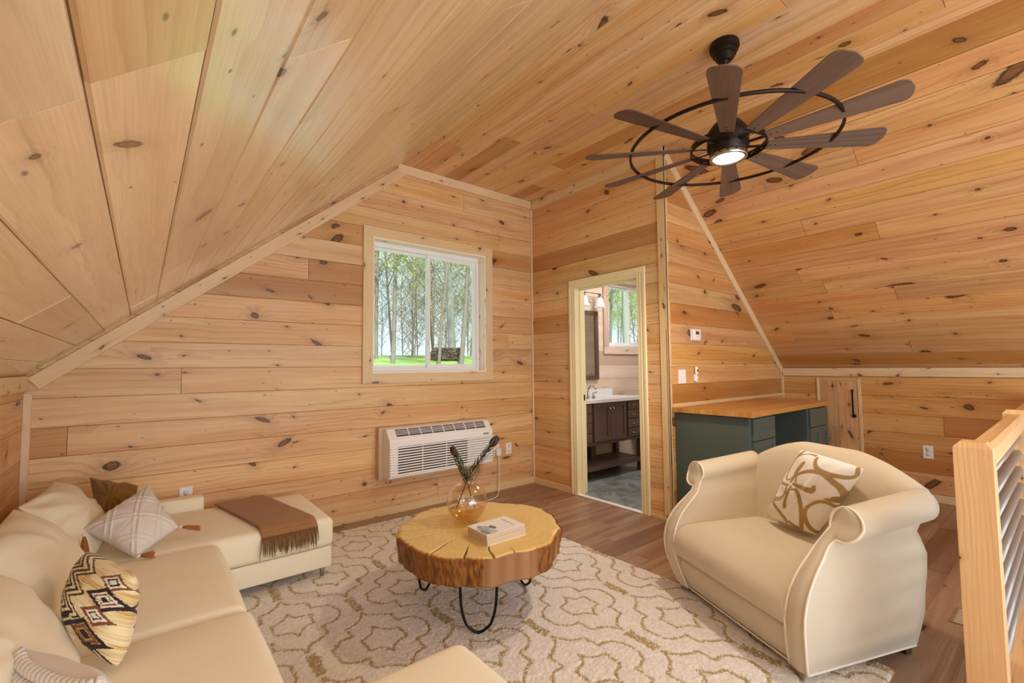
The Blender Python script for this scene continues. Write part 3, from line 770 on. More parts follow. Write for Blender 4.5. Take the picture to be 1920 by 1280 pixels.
MB().tube(bez([(.005, -.03, -.03), (.01, -.035, -.12), (.012, -.03, -.22), (.005, -.04, -.30), (-.04, -.09, -.375), (-.15, -.2, -.392), (-.30, -.24, -.394), (-.42, -.22, -.394)]), .0045, 8).build('cord', M_plastic, pl)
tag(MB().tube(bez([(2.62, YW-.06, .335), (2.64, YW-.05, .25), (2.60, YW-.035, .16), (2.5, YW-.03, .09), (2.42, YW-.03, .08)]), .0022, 6).build('drain_wire', M_iron), 'thin dark wire hanging below the air conditioner', 'wire')

# ------------------------------------------------------------------ ceiling fan
FC = (2.60, 1.213)
fan = thing('ceiling_fan', 'ten blade windmill ceiling fan with bronze rings and lit lamp', 'ceiling fan', (FC[0], FC[1], ZC))
ZB = 2.535-ZC
m = MB(); m.lathe([(0, 0), (.078, 0), (.081, -.008), (.081, -.030), (.075, -.034), (.075, -.046), (.066, -.050), (.064, -.068), (.054, -.074), (.050, -.092), (.034, -.106), (.02, -.110), (.001, -.110)], sharp=True); m.build('canopy', M_bronze, fan, merge=False)
m = MB(); m.lathe([(.022, -.10), (.024, -.112), (.0135, -.122), (.0135, ZB+.20), (.024, ZB+.19), (.028, ZB+.165), (.0, ZB+.165)]); m.build('downrod', M_bronze, fan)
m = MB(); m.lathe([(0, ZB+.17), (.05, ZB+.165), (.075, ZB+.14), (.105, ZB+.10), (.112, ZB+.06), (.112, ZB-.005), (.10, ZB-.02), (.10, ZB-.045), (.0, ZB-.045)]); m.build('motor_housing', M_bronze, fan)
def band(r0, r1, z0, z1, n=96, a0=0., a1=2*PI):
    m = MB(); full = abs(a1-a0-2*PI) < 1e-6; vs = []
    for k in range(n if full else n+1):
        a = a0+(a1-a0)*k/n; vs.append([m.bm.verts.new((r*math.cos(a), r*math.sin(a), z)) for r, z in ((r0, z0), (r1, z0), (r1, z1), (r0, z1))])
    for i in range(n):
        A, B = vs[i], vs[(i+1) % len(vs)]
        for j in range(4): m.bm.faces.new((A[j], A[(j+1) % 4], B[(j+1) % 4], B[j]))
    return m
band(.196, .204, ZB-.016, ZB+.022).build('inner_ring', M_bronze, fan, 'auto')
band(.540, .554, ZB-.006, ZB+.008).build('outer_ring', M_bronze, fan, 'auto')
for k in range(10):
    ang = math.radians(-155.3+36*k); Rz = Matrix.Rotation(ang, 4, 'Z')
    b = MB(); n = 34; ptsl = []
    for i in range(n+1):
        s = i/n; s = s**.6; r = .19+s*.625; w = .036+.041*s
        if s > .9: w = w*math.sqrt(max(0, 1-((s-.9)/.1)**2.6))
        ptsl.append((r, max(w, .004)))
    top = [b.bm.verts.new((r, w, .003)) for r, w in ptsl]+[b.bm.verts.new((r, -w, .003)) for r, w in ptsl[::-1]]
    bot = [b.bm.verts.new((v.co.x, v.co.y, -.003)) for v in top]; q = len(top)
    b.bm.faces.new(top); b.bm.faces.new(bot[::-1])
    for i in range(q): b.bm.faces.new((top[i], bot[i], bot[(i+1) % q], top[(i+1) % q]))
    bl = b.build('blade', M_fanwood, fan, uvdir=0)
    bl.matrix_local = Matrix.Translation((0, 0, ZB)) @ Rz @ Matrix.Rotation(math.radians(-13), 4, 'X')
    br = MB(); br.box((.10, -.010, -.006), (.205, .010, -.001), .001, 1)
    for x_b in (.225, .255): br.lathe([(0, -.0045), (.004, -.0045), (.004, -.003), (0, -.003)], (x_b, 0, 0), 10)
    br.build('blade_bracket', M_bronze, bl)
m = MB(); m.lathe([(.094, -.02), (.101, -.026), (.101, -.046), (.094, -.05), (.084, -.048), (.084, -.03)]); o = m.build('lamp_bezel', M_chrome, fan, loc=(0, 0, ZB-.02))
m = MB(); m.lathe([(.0, -.052), (.05, -.05), (.076, -.044), (.084, -.036), (.0, -.036)]); m.build('lamp_lens', M_lamp, fan, loc=(0, 0, ZB-.02))
pl_ = bpy.data.lights.new('fan_lamp', 'SPOT'); pl_.spot_size = 2.75; pl_.spot_blend = .6; pl_.energy = 60; pl_.color = (1, .84, .64); pl_.shadow_soft_size = .06
po = bpy.data.objects.new('fan_lamp', pl_); COL.objects.link(po); po.location = (FC[0], FC[1], 2.5-.22)

# ------------------------------------------------------------------ desk cabinets and worktop
wt = thing('worktop', 'butcher block worktop along the thermostat wall', 'worktop', (3.455, 1.505, .893))
nst = 13; dpt = YT-1.505-.001
for k in range(nst):
    y_ = dpt*k/nst; e = [0.]+sorted(rng.uniform(.2, 1.5) for _ in range(2))+[1.70]
    MB().box((0, y_, 0), (1.70, y_+dpt/nst, .037), .0004, 1).build('stave', M_butcher, wt, uvdir=0)
def shaker(parent, xa, xb, za, zb, y, name):
    m = MB(); s = .05
    m.box((xa, y, za), (xb, y+.012, zb)); m.box((xa, y-.008, za), (xa+s, y, zb), .001, 1); m.box((xb-s, y-.008, za), (xb, y, zb), .001, 1)
    m.box((xa+s, y-.008, za), (xb-s, y, za+s), .001, 1); m.box((xa+s, y-.008, zb-s), (xb-s, y, zb), .001, 1)
    return m.build(name, M_green, parent)
def cab(x0, x1, label, ndoor):
    c = thing('base_cabinet', label, 'cabinet', (x0, 1.53, 0)); W = x1-x0
    m = MB(); m.box((0, .02, .10), (W, dpt-.03, .885), .001, 1); m.box((.002, .09, .002), (W-.002, dpt-.03, .10)); m.build('carcass', M_green, c)
    MB().box((.035, -.0, .712), (W-.004, .02, .876), .002, 1).build('drawer', M_green, c)
    e = [.035+(W-.039)*k/ndoor for k in range(ndoor+1)]
    for a_, b_ in zip(e, e[1:]): shaker(c, a_+.0015, b_-.0015, .115, .706, .008, 'door')
    return c
cab(3.50, 3.91, 'green cabinet under the left end of the worktop, nearest the doorway', 1)
cab(4.64, 5.12, 'green cabinet under the right end of the worktop, by the hatch door', 2)

# ------------------------------------------------------------------ railing
rl = thing('stair_railing', 'pine post railing with horizontal galvanised tubes beside the stairwell', 'railing', (2.19, .235, 0))
for i, x in enumerate((0., 1.62, 3.42)):
    h = .998+.0
    m = MB(); a_, c_ = .047, .032
    lo = [(x-.045, -a_, 0), (x+.045, -a_, 0), (x+.045, a_, 0), (x-.045, a_, 0)]
    A = [m.bm.verts.new(p) for p in lo]; B = [m.bm.verts.new((p[0], p[1], h)) for p in lo]
    T_ = [m.bm.verts.new((x+(p[0]-x)*.72, p[1]*.66, h+.018)) for p in lo]
    m.bm.faces.new(A[::-1]); m.bm.faces.new(T_)
    for j in range(4):
        k = (j+1) % 4; m.bm.faces.new((A[j], A[k], B[k], B[j])); m.bm.faces.new((B[j], B[k], T_[k], T_[j]))
    m.build('post', M_post, rl, uvdir=2)
for xa, xb in ((.045, 1.575), (1.665, 3.375)):
    m = MB(); pf = [(-.036, .92), (.036, .92), (.036, .975), (.022, .992), (-.022, .992), (-.036, .975)]
    m.prism([(xa, p[0], p[1]) for p in pf], (xb-xa, 0, 0)); m.build('top_rail', M_post, rl, uvdir=0)
    for k in range(9):
        MB().tube([(xa-.01, 0, .868-.0875*k), (xb+.01, 0, .868-.0875*k)], .019, 16).build('tube', M_gal, rl)
MB().box((.045, -.09, .0), (3.47, .055, .028), .003, 1).build('base_plate', M_post, rl, uvdir=0)
# floor register
fr = thing('floor_register', 'small brown floor vent with a bright edge beside the railing post', 'vent', (3.24, .40, 0))
MB().box((-.09, -.05, 0), (.12, .06, .004), .001, 1).build('frame', M_floor, fr)
for k in range(7): MB().box((-.08+.027*k, -.04, .004), (-.07+.027*k, .05, .0055)).build('slat', M_beige, fr)
MB().box((-.096, -.055, 0), (-.088, .065, .006)).build('edge_strip', M_chrome, fr)

# ------------------------------------------------------------------ bathroom
V0 = (3.57, 3.42)
va = thing('bathroom_vanity', 'dark wood bathroom vanity with open bottom shelf', 'vanity', (V0[0], V0[1], 0)); W, Dp = 1.27, YW-3.42-.005
for x in (0, W-.06):
    for y in (0, Dp-.06): MB().box((x, y, .006), (x+.06, y+.06, .868), .002, 1).build('leg', M_dark_wood, va, uvdir=2)
m = MB(); m.box((.06, .025, .40), (W-.06, Dp-.01, .868)); m.box((.06, .008, .395), (W-.06, Dp-.01, .425)); m.build('carcass', M_dark_wood, va)
for y in [.0+Dp/6*k for k in range(6)]: MB().box((.0+.01, y+.002, .145), (W-.01, y+Dp/6-.002, .17), .001, 1).build('shelf_slat', M_dark_wood, va)
MB().box((.01, .0, .12), (W-.01, .02, .17), .001, 1).build('shelf_rail', M_dark_wood, va)
for x in (.44, .62): MB().box((x, Dp-.15, .17), (x+.09, Dp-.03, .40), .002, 1).build('pipe_cover', M_dark_wood, va)
def vdoor(xa, xb, kx):
    m = MB(); za, zb = .43, .86; s = .05
    m.box((xa, .012, za), (xb, .022, zb)); m.box((xa, .002, za), (xa+s, .012, zb), .001, 1); m.box((xb-s, .002, za), (xb, .012, zb), .001, 1); m.box((xa+s, .002, za), (xb-s, .012, za+s), .001, 1); m.box((xa+s, .002, zb-s), (xb-s, .012, zb), .001, 1)
    dd = m.build('door', M_dark_wood, va)
    k = MB(); k.lathe([(0, -.002), (.006, .0), (.006, .014), (.013, .02), (.013, .027), (0, .03)], (kx, .002, .79), 16, 'Y'); k.build('knob', M_chrome, dd)
vdoor(.37, .655, .625); vdoor(.660, .95, .69)
for x0_, x1_ in ((.075, .335), (.985, 1.20)):
    for k in range(4):
        z0_ = .43+k*.109; dd = MB().box((x0_, .004, z0_), (x1_, .022, z0_+.101), .002, 1).build('drawer', M_dark_wood, va)
        xc = (x0_+x1_)/2; MB().tube(bez([(xc-.04, .006, z0_+.055), (xc-.035, -.018, z0_+.052), (xc, -.026, z0_+.050), (xc+.035, -.018, z0_+.052), (xc+.04, .006, z0_+.055)], 4), .004, 6).build('pull', M_chrome, dd)
vt = thing('bathroom_countertop', 'white vanity countertop with backsplash and sunken basin', 'countertop', (V0[0]-.025, V0[1]-.025, .868))
bmv = bmesh.new()
# counter with an oval basin bowl
W2, D2 = 1.315, YW-3.395-.002; n = 40
oc2 = (.66, .22); ov_ = lambda a, s=1.: (oc2[0]+.23*s*math.cos(a), oc2[1]+.14*s*math.sin(a))
ro = []
for k in range(n):
    a_ = 2*PI*k/n; c_, s_ = math.cos(a_), math.sin(a_)
    t_ = min((W2-oc2[0])/c_ if c_ > 1e-6 else (-oc2[0]/c_ if c_ < -1e-6 else 9), (D2-oc2[1])/s_ if s_ > 1e-6 else (-oc2[1]/s_ if s_ < -1e-6 else 9)); ro.append(bmv.verts.new((oc2[0]+c_*t_, oc2[1]+s_*t_, .036)))
rings = [ro]+[[bmv.verts.new((*ov_(2*PI*k/n, s), z)) for k in range(n)] for s, z in ((1, .036), (.95, .02), (.8, -.05), (.5, -.09), (.1, -.1))]
for A, B in zip(rings, rings[1:]):
    for k in range(n): bmv.faces.new((A[k], A[(k+1) % n], B[(k+1) % n], B[k]))
lowr = [bmv.verts.new((v.co.x, v.co.y, 0)) for v in ro]
for k in range(n): bmv.faces.new((ro[k], lowr[k], lowr[(k+1) % n], ro[(k+1) % n]))
bmesh.ops.recalc_face_normals(bmv, faces=bmv.faces)
me = bpy.data.meshes.new('slab'); bmv.to_mesh(me); bmv.free(); link('slab', me, M_top, vt)
MB().box((.0, D2-.02, .036), (1.235, D2, .125), .002, 1).build('backsplash', M_top, vt)
fa = thing('basin_faucet', 'brushed nickel faucet on the vanity countertop', 'faucet', (4.20, 3.74, .904))
m = MB(); m.lathe([(.024, 0), (.024, .006), (.014, .012), (.013, .07), (.0, .075)]); m.build('spout_base', M_chrome, fa)
MB().tube(bez([(0, 0, .06), (0, -.01, .11), (0, -.05, .14), (0, -.10, .13), (0, -.12, .10)], 5), .010, 10).build('spout', M_chrome, fa)
for x in (-.1, .1):
    m = MB(); m.lathe([(.022, 0), (.022, .006), (.013, .012), (.012, .05), (.0, .056)], (x, 0, 0)); hd = m.build('valve', M_chrome, fa)
    MB().tube([(x, 0, .05), (x+.05*(1 if x > 0 else -1), -.02, .062)], [.008, .005], 8).build('lever', M_chrome, hd)
mi = thing('wall_mirror', 'dark framed rectangular mirror above the vanity', 'mirror', (4.19, YW, 1.543))
x_, z_ = .326, .433; f_ = .052
MB().box((-x_, -.03, z_-f_), (x_, 0, z_), .003, 1).build('frame_rail', M_dark_wood, mi); MB().box((-x_, -.03, -z_), (x_, 0, -z_+f_), .003, 1).build('frame_rail', M_dark_wood, mi)
MB().box((-x_, -.03, -z_+f_), (-x_+f_, 0, z_-f_), .003, 1).build('frame_stile', M_dark_wood, mi); MB().box((x_-f_, -.03, -z_+f_), (x_, 0, z_-f_), .003, 1).build('frame_stile', M_dark_wood, mi)
MB().box((-x_+f_, -.014, -z_+f_), (x_-f_, -.008, z_-f_)).build('mirror_glass', M_mirror, mi)
vl = thing('vanity_light', 'nickel bar light with frosted bell shades above the mirror', 'wall light', (4.19, YW, 2.17))
MB().box((-.06, -.02, -.05), (.06, 0, .05), .006, 2).build('back_plate', M_chrome, vl)
MB().tube([(-.31, -.09, .02), (.31, -.09, .02)], .006, 8).build('bar', M_chrome, vl); MB().tube([(0, -.01, .02), (0, -.09, .02)], .008, 8).build('arm', M_chrome, vl)
for x in (-.29, .0, .29):
    m = MB(); m.lathe([(0, .02), (.016, .018), (.02, -.005), (.032, -.022), (.034, -.03), (0, -.03)], (x, -.09, 0)); so = m.build('socket', M_chrome, vl)
    m = MB(); m.lathe([(.030, -.028), (.040, -.05), (.047, -.09), (.056, -.125), (.072, -.15), (.069, -.151), (.053, -.126), (.043, -.09), (.036, -.05), (.027, -.03)], (x, -.09, 0)); m.build('glass_shade', M_frost, so)
to = thing('toilet', 'white ceramic toilet beyond the right end of the vanity', 'toilet', (5.33, 3.5, 0))
m = MB(); m.box((-.19, .15, .38), (.19, .345, .76), .025, 3); m.build('tank', M_ceramic, to, 'auto')
MB().box((-.2, .14, .76), (.2, .35, .79), .01, 3).build('tank_lid', M_ceramic, to)
m = MB(); m.lathe([(.10, 0.006), (.11, .03), (.10, .12), (.13, .25), (.185, .36), (.19, .385), (.15, .39), (.12, .3), (.03, .2)], (0, 0, 0), 28, M=Matrix.Diagonal((1, 1.28, 1, 1)).to_3x3()); m.box((-.1, .05, .006), (.1, .3, .38), .03, 3); m.build('bowl', M_ceramic, to)
m = MB(); m.lathe([(0, .39), (.19, .39), (.195, .40), (.19, .415), (0, .42)], (0, 0, 0), 28, M=Matrix.Diagonal((1, 1.28, 1, 1)).to_3x3()); m.build('seat_lid', M_ceramic, to)
MB().tube([(-.17, .15, .70), (-.17, .13, .70), (-.10, .125, .695)], .006, 8).build('flush_lever', M_chrome, to)
tb = thing('towel_bar', 'small nickel towel bar on the wall facing the mirror', 'towel bar', (4.05, YT+.11, 1.40))
MB().tube([(-.16, .06, 0), (.16, .06, 0)], .007, 8).build('bar', M_chrome, tb)
for x in (-.15, .15): m = MB(); m.tube([(x, 0, 0), (x, .065, 0)], .011, 10); m.build('bracket', M_chrome, tb)

# ------------------------------------------------------------------ soft furnishing helpers
def vnoise(x, y, seed=0):
    """smooth value noise on numpy arrays"""
    xi = np.floor(x).astype(int); yi = np.floor(y).astype(int); fx = x-xi; fy = y-yi
    fx = fx*fx*(3-2*fx); fy = fy*fy*(3-2*fy)
    def h(a, b):
        n = (a*374761393+b*668265263+seed*974711) & 0x7fffffff
        n = ((n ^ (n >> 13))*1274126177) & 0x7fffffff
        return ((n ^ (n >> 16)) & 0xffff)/65535.
    return (h(xi, yi)*(1-fx)+h(xi+1, yi)*fx)*(1-fy)+(h(xi, yi+1)*(1-fx)+h(xi+1, yi+1)*fx)*fy
def grid_faces(nu, nv, off=0, flip=False):
    i, j = np.meshgrid(np.arange(nu-1), np.arange(nv-1), indexing='ij'); a = (i*nv+j+off).ravel()
    f = np.stack([a, a+nv, a+nv+1, a+1], 1)
    return f[:, ::-1] if flip else f
def np_mesh(name, V, Fq, cols=None, smooth=True):
    me = bpy.data.meshes.new(name); Fq = np.asarray(Fq)
    me.vertices.add(len(V)); me.vertices.foreach_set('co', np.asarray(V, dtype=np.float32).ravel())
    nf = len(Fq); k = Fq.shape[1]
    me.loops.add(nf*k); me.loops.foreach_set('vertex_index', Fq.astype(np.int32).ravel())
    me.polygons.add(nf); me.polygons.foreach_set('loop_start', np.arange(nf, dtype=np.int32)*k)
    me.polygons.foreach_set('use_smooth', np.full(nf, smooth)); me.update(calc_edges=True)
    if cols is not None:
        at = me.color_attributes.new('Col', 'FLOAT_COLOR', 'POINT')
        c = np.ones((len(V), 4), dtype=np.float32); c[:, :3] = cols; at.data.foreach_set('color', c.ravel())
    return me
def pillow_mesh(name, c00, c10, c11, c01, th, n=40, pinch=.05, wr=.006, seed=1, colf=None, dispf=None, corner=0.):
    t = np.linspace(-1, 1, n); s = np.sign(t)*(1-(1-np.abs(t))**1.5)   # denser near the edges
    u, v = np.meshgrid(s, s, indexing='ij')
    uu = u*(1-pinch*(1-v*v)); vv = v*(1-pinch*(1-u*u))
    C = [np.array(c, float) for c in (c00, c10, c11, c01)]
    a, b = (uu+1)/2, (vv+1)/2
    cr_ = 1-corner*(u*u*v*v)**1.5; a = .5+(a-.5)*cr_; b = .5+(b-.5)*cr_
    P = ((1-a)*(1-b))[..., None]*C[0]+(a*(1-b))[..., None]*C[1]+(a*b)[..., None]*C[2]+((1-a)*b)[..., None]*C[3]
    ctr = sum(C)/4
    r = np.maximum(np.abs(u), np.abs(v))
    N = np.cross(C[1]-C[0]+C[2]-C[3], C[3]-C[0]+C[2]-C[1]); N /= np.linalg.norm(N)
    h = np.power(np.clip((1-np.abs(u)**2.3)*(1-np.abs(v)**2.3), 0, 1), .55)*th/2
    edge = np.clip(1-h/(th/2), 0, 1)
    ang = np.arctan2(v, u)
    w = wr*(np.sin(ang*9+seed)*.5+(vnoise(ang*3.5+9, r*2.5+seed, seed)-.5)*2.4)*(h > 1e-6)*np.clip(h/(th*.2), 0, 1)*(.35+edge)
    front = P+N*(h+w)[..., None]
    if dispf is not None: front = front+N*(dispf(u, v)*np.clip(h/(th*.12), 0, 1))[..., None]
    back = P-N*(h+w*.8)[..., None]
    V = np.concatenate([front.reshape(-1, 3), back.reshape(-1, 3)])
    F1 = grid_faces(n, n); F2 = grid_faces(n, n, n*n, True)
    F_ = np.concatenate([F1, F2])
    idx = np.arange(2*n*n); I, J = np.meshgrid(np.arange(n), np.arange(n), indexing='ij'); bd = ((I == 0) | (J == 0) | (I == n-1) | (J == n-1)).ravel()
    m2 = idx.copy(); m2[n*n:][bd] = idx[:n*n][bd]
    F_ = m2[F_]
    cols = None
    if colf is not None:
        c = colf(u, v, uu, vv).reshape(-1, 3); cols = np.concatenate([c, c])
    return np_mesh(name, V-ctr, F_, cols), ctr
def pillow(name, label, cat, mat, corners, th, parent=None, group=None, **kw):
    me, ctr = pillow_mesh(name, *corners, th, **kw)
    o = link(name, me, mat, parent, loc=Vector(ctr)-(parent.location if parent else Vector()))
    if parent is None: tag(o, label, cat, group)
    return o
def cushion(name, lo, hi, r, mat, parent, crown=.0, n=(26, 26, 8), sag=None):
    lo = np.array(lo, float); hi = np.array(hi, float); V = []; Fq = []
    def axis(k, n_):
        a = np.linspace(0, PI/2, 5); e = (1-np.cos(a))*0+a/(PI/2)
        L = hi[k]-lo[k]
        return np.unique(np.concatenate([lo[k]+r*e, np.linspace(lo[k]+r, hi[k]-r, n_), hi[k]-r*e]).round(6))
    ax = [axis(k, n[k]) for k in range(3)]
    for k in range(3):
        i, j = [q for q in range(3) if q != k]
        A, B = np.meshgrid(ax[i], ax[j], indexing='ij')
        for side, val in ((0, lo[k]), (1, hi[k])):
            p = np.zeros(A.shape+(3,)); p[..., i] = A; p[..., j] = B; p[..., k] = val
            flip = (side == 0) ^ (k == 1)
            Fq.append(grid_faces(len(ax[i]), len(ax[j]), sum(len(x) for x in V), flip)); V.append(p.reshape(-1, 3))
    V = np.concatenate(V); Fq = np.concatenate(Fq)
    q = np.clip(V, lo+r, hi-r); dd = V-q
    # spherify the rim
    l = np.linalg.norm(dd, axis=1); mx = np.abs(dd).max(1)
    ok = l > 1e-9
    V[ok] = q[ok]+dd[ok]*(np.minimum(r, mx[ok])/l[ok])[:, None]
    c = (lo+hi)/2; hs = (hi-lo)/2; nn = (V-c)/hs
    V[:, 2] += crown*np.clip(1-nn[:, 0]**4, 0, 1)*np.clip(1-nn[:, 1]**4, 0, 1)*(nn[:, 2] > 0)*np.clip(nn[:, 2], 0, 1)
    V[:, 0] += crown*.5*np.sign(nn[:, 0])*np.clip(np.abs(nn[:, 0])-.8, 0, 1)*5*(1-nn[:, 1]**2)*(1-nn[:, 2]**2)
    V[:, 1] += crown*.5*np.sign(nn[:, 1])*np.clip(np.abs(nn[:, 1])-.8, 0, 1)*5*(1-nn[:, 0]**2)*(1-nn[:, 2]**2)
    off = np.array(parent.location) if parent is not None else 0
    me = np_mesh(name, V-off, Fq)
    bm = bmesh.new(); bm.from_mesh(me); bmesh.ops.remove_doubles(bm, verts=bm.verts, dist=1e-5); bmesh.ops.recalc_face_normals(bm, faces=bm.faces); bm.to_mesh(me); bm.free()
    me.polygons.foreach_set('use_smooth', [True]*len(me.polygons))
    return link(name, me, mat, parent)

# ------------------------------------------------------------------ rug
RX0, RX1, RY0, RY1 = .02, 2.472, .54, 3.68
stp = .0062
xs = np.arange(RX0, RX1+1e-6, stp); ys = np.arange(RY0, RY1+1e-6, stp)
X, Y = np.meshgrid(xs, ys, indexing='ij')
jx = X+nrs.normal(0, .0022, X.shape)+(vnoise(X*22, Y*22, 3)-.5)*.012; jy = Y+nrs.normal(0, .0022, X.shape)+(vnoise(X*22, Y*22, 4)-.5)*.012
outer = [(0, .287), (.012, .25), (.037, .222), (.07, .202), (.115, .184), (.115, .103), (.15, .103), (.19, .085), (.216, .05), (.224, 0)]
inner = [(0, .120), (.014, .09), (.032, .068), (.06, .055), (.092, .048), (.092, 0)]
def pdist(px, py, pl):
    best = np.full(px.shape, 9.)
    for a, b in zip(pl, pl[1:]):
        ex, ey = b[0]-a[0], b[1]-a[1]; L2 = ex*ex+ey*ey
        t = np.clip(((px-a[0])*ex+(py-a[1])*ey)/L2, 0, 1)
        best = np.minimum(best, np.hypot(px-a[0]-ex*t, py-a[1]-ey*t))
    return best
line = np.full(X.shape, 9.); bar = np.zeros(X.shape, bool)
for ox, oy in ((1.225, 3.29), (1.53, 2.115+.785)):
    lx = np.abs((jx-ox+.305) % .61-.305); ly = np.abs((jy-(oy-.39*0)+.3925) % .785-.3925)
    if ox > 1.3: ly = np.abs((jy-2.115+.3925) % .785-.3925)
    else: ly = np.abs((jy-2.51+.3925) % .785-.3925)
    line = np.minimum(line, np.minimum(pdist(lx, ly, outer), pdist(lx, ly, inner)))
    by = .3925-ly; wob = .018+.012*vnoise(X*45, Y*45, 8)
    bar |= (lx < wob) & (by < .085)
gold = np.clip((.009-line)/.003, 0, 1); gold = np.maximum(gold, bar*1.)
gold *= (nrs.rand(*X.shape) > .12)
pile = nrs.rand(*X.shape)
cream = np.array(hx('#e4ddd6')[:3]); goldc = np.array(hx('#b09a68')[:3])
cc = cream*(.86+.22*pile+.10*(vnoise(X*60, Y*60, 5)-.5))[..., None]
gc = goldc*(.7+.5*pile)[..., None]
colr = cc*(1-gold[..., None])+gc*gold[..., None]
Z = .013+.0045*pile-.003*gold+.002*(vnoise(X*30, Y*30, 6)-.5)
edge = (X <= xs[0]+1e-6) | (X >= xs[-1]-1e-6) | (Y <= ys[0]+1e-6) | (Y >= ys[-1]-1e-6)
Z[edge] = .0015
wobx = X+edge*nrs.normal(0, .0015, X.shape); woby = Y+edge*nrs.normal(0, .0015, X.shape)
rug_c = np.array([(RX0+RX1)/2, (RY0+RY1)/2, 0.])
me = np_mesh('area_rug', np.stack([wobx, woby, Z], -1).reshape(-1, 3)-rug_c, grid_faces(len(xs), len(ys)), colr.reshape(-1, 3), smooth=True)
tag(link('area_rug', me, M_rug, loc=rug_c), 'large cream rug with gold medallion lines on the oak floor', 'rug')
RT = .0155

# ------------------------------------------------------------------ sectional sofa
sf = thing('sectional_sofa', 'U-shaped cream sectional sofa with chaise ends along the left knee wall', 'sofa', (-.06, 2.1, 0))
ZS = .365
cushion('base', (-.47, 2.93, .075), (.935, 3.66, .195), .012, M_cream, sf, n=(4, 4, 2))
cushion('base', (-.47, 1.37, .075), (.30, 2.92, .195), .012, M_cream, sf, n=(4, 4, 2))
cushion('base', (-.47, .62, .075), (.855, 1.36, .195), .012, M_cream, sf, n=(4, 4, 2))
cushion('seat_cushion', (-.30, 2.92, .197), (.945, 3.665, ZS), .035, M_cream, sf, .012)
cushion('seat_cushion', (-.30, 2.055, .197), (.345, 2.90, ZS+.005), .04, M_cream, sf, .018)
cushion('seat_cushion', (-.30, 1.375, .197), (.355, 2.05, ZS+.005), .04, M_cream, sf, .018)
cushion('seat_cushion', (-.30, .62, .197), (.872, 1.365, ZS+.005), .05, M_cream, sf, .014)
cushion('backrest', (-.50, .62, .075), (-.40, 3.70, .56), .03, M_cream, sf, n=(4, 20, 10))
cushion('side_arm', (-.40, 3.67, .075), (.345, 3.775, .445), .022, M_cream, sf, n=(10, 4, 6))
for x, y in ((.895, 2.985), (.895, 3.60), (.82, .68), (.82, 1.30), (-.42, 3.60), (-.42, .68), (.26, 1.55)):
    m = MB(); m.lathe([(.009, .0158 if x > 0 and y < RY1 else .001), (.011, .022), (.018, .08), (0, .08)], (x+.06, y-2.1, 0), 16); m.build('leg', M_leg, sf)
pillow('back_cushion', None, None, M_cush, ((-.155, 1.20, .38), (-.145, 2.04, .37), (-.375, 2.11, .70), (-.40, 1.20, .72)), .22, sf, n=48, wr=.012, seed=4, pinch=.03)
pillow('back_cushion', None, None, M_cush, ((-.155, 2.10, .38), (-.155, 2.82, .37), (-.405, 2.85, .70), (-.405, 2.12, .71)), .20, sf, n=48, wr=.012, seed=9, pinch=.03)
pillow('back_cushion', None, None, M_cush, ((-.16, 2.96, .385), (-.10, 3.50, .375), (-.36, 3.62, .665), (-.42, 3.05, .665)), .19, sf, n=48, wr=.014, seed=15, pinch=.05)

# ------------------------------------------------------------------ throw pillows on the sofa
pillow('throw_pillow', 'brown woven wool pillow in the far sofa corner', 'pillow', M_brownwool,
       ((-.165, 3.40, .40), (.00, 3.30, .44), (.0, 3.52, .60), (-.215, 3.56, .675)), .21, n=60, seed=5, pinch=.06, wr=.022)
def tuftd(u, v):
    a = (u+v)*1.05; b = (u-v)*1.05
    def bands(q): f = np.abs((q+.5) % 1.-.5); return np.exp(-((f-.10)/.035)**2)
    k = np.maximum(bands(a*.9+.12), bands(b*.9+.1))
    return k*(.004+.0035*nrs.rand(*u.shape))
wp = thing('throw_pillow', 'white pillow with tufted diamond lines and rust corner tassels', 'pillow', (0, 3.05, .40))
Tp, Lp, Bp, Rp = (.045, 3.26, .645), (-.205, 3.06, .515), (.005, 2.86, .385), (.172, 3.02, .455)
pillow('cover', None, None, M_whitepil, (Bp, Rp, Tp, Lp), .15, wp, n=110, seed=3, pinch=.05, wr=.004, dispf=tuftd)
def tassel(p, d, parent, L=.085):
    p = Vector(p)-parent.location; d = Vector(d).normalized(); a = d.orthogonal().normalized(); b = d.cross(a)
    m = MB(); m.lathe([(0, -.008), (.008, -.004), (.0095, .003), (.006, .009), (0, .01)], p, 12); m.build('tassel_bead', M_whitepil, parent)
    m = MB()
    for k in range(26):
        an = rng.uniform(0, 2*PI); r = rng.uniform(.2, 1)*.016
        q = a*math.cos(an)*r+b*math.sin(an)*r; m.tube([p+d*.006+q*.25, p+d*.03+q*.75, p+d*L*rng.uniform(.85, 1.05)+q*1.2], .0022, 4)
    o = m.build('tassel', M_tassel, parent)
tassel((-.188, 2.945, .515), (.06, -.10, -1), wp); tassel((.182, 3.02, .452), (1, .1, -.35), wp, .09); tassel((.012, 2.842, .40), (.8, -.15, -.05), wp, .06)
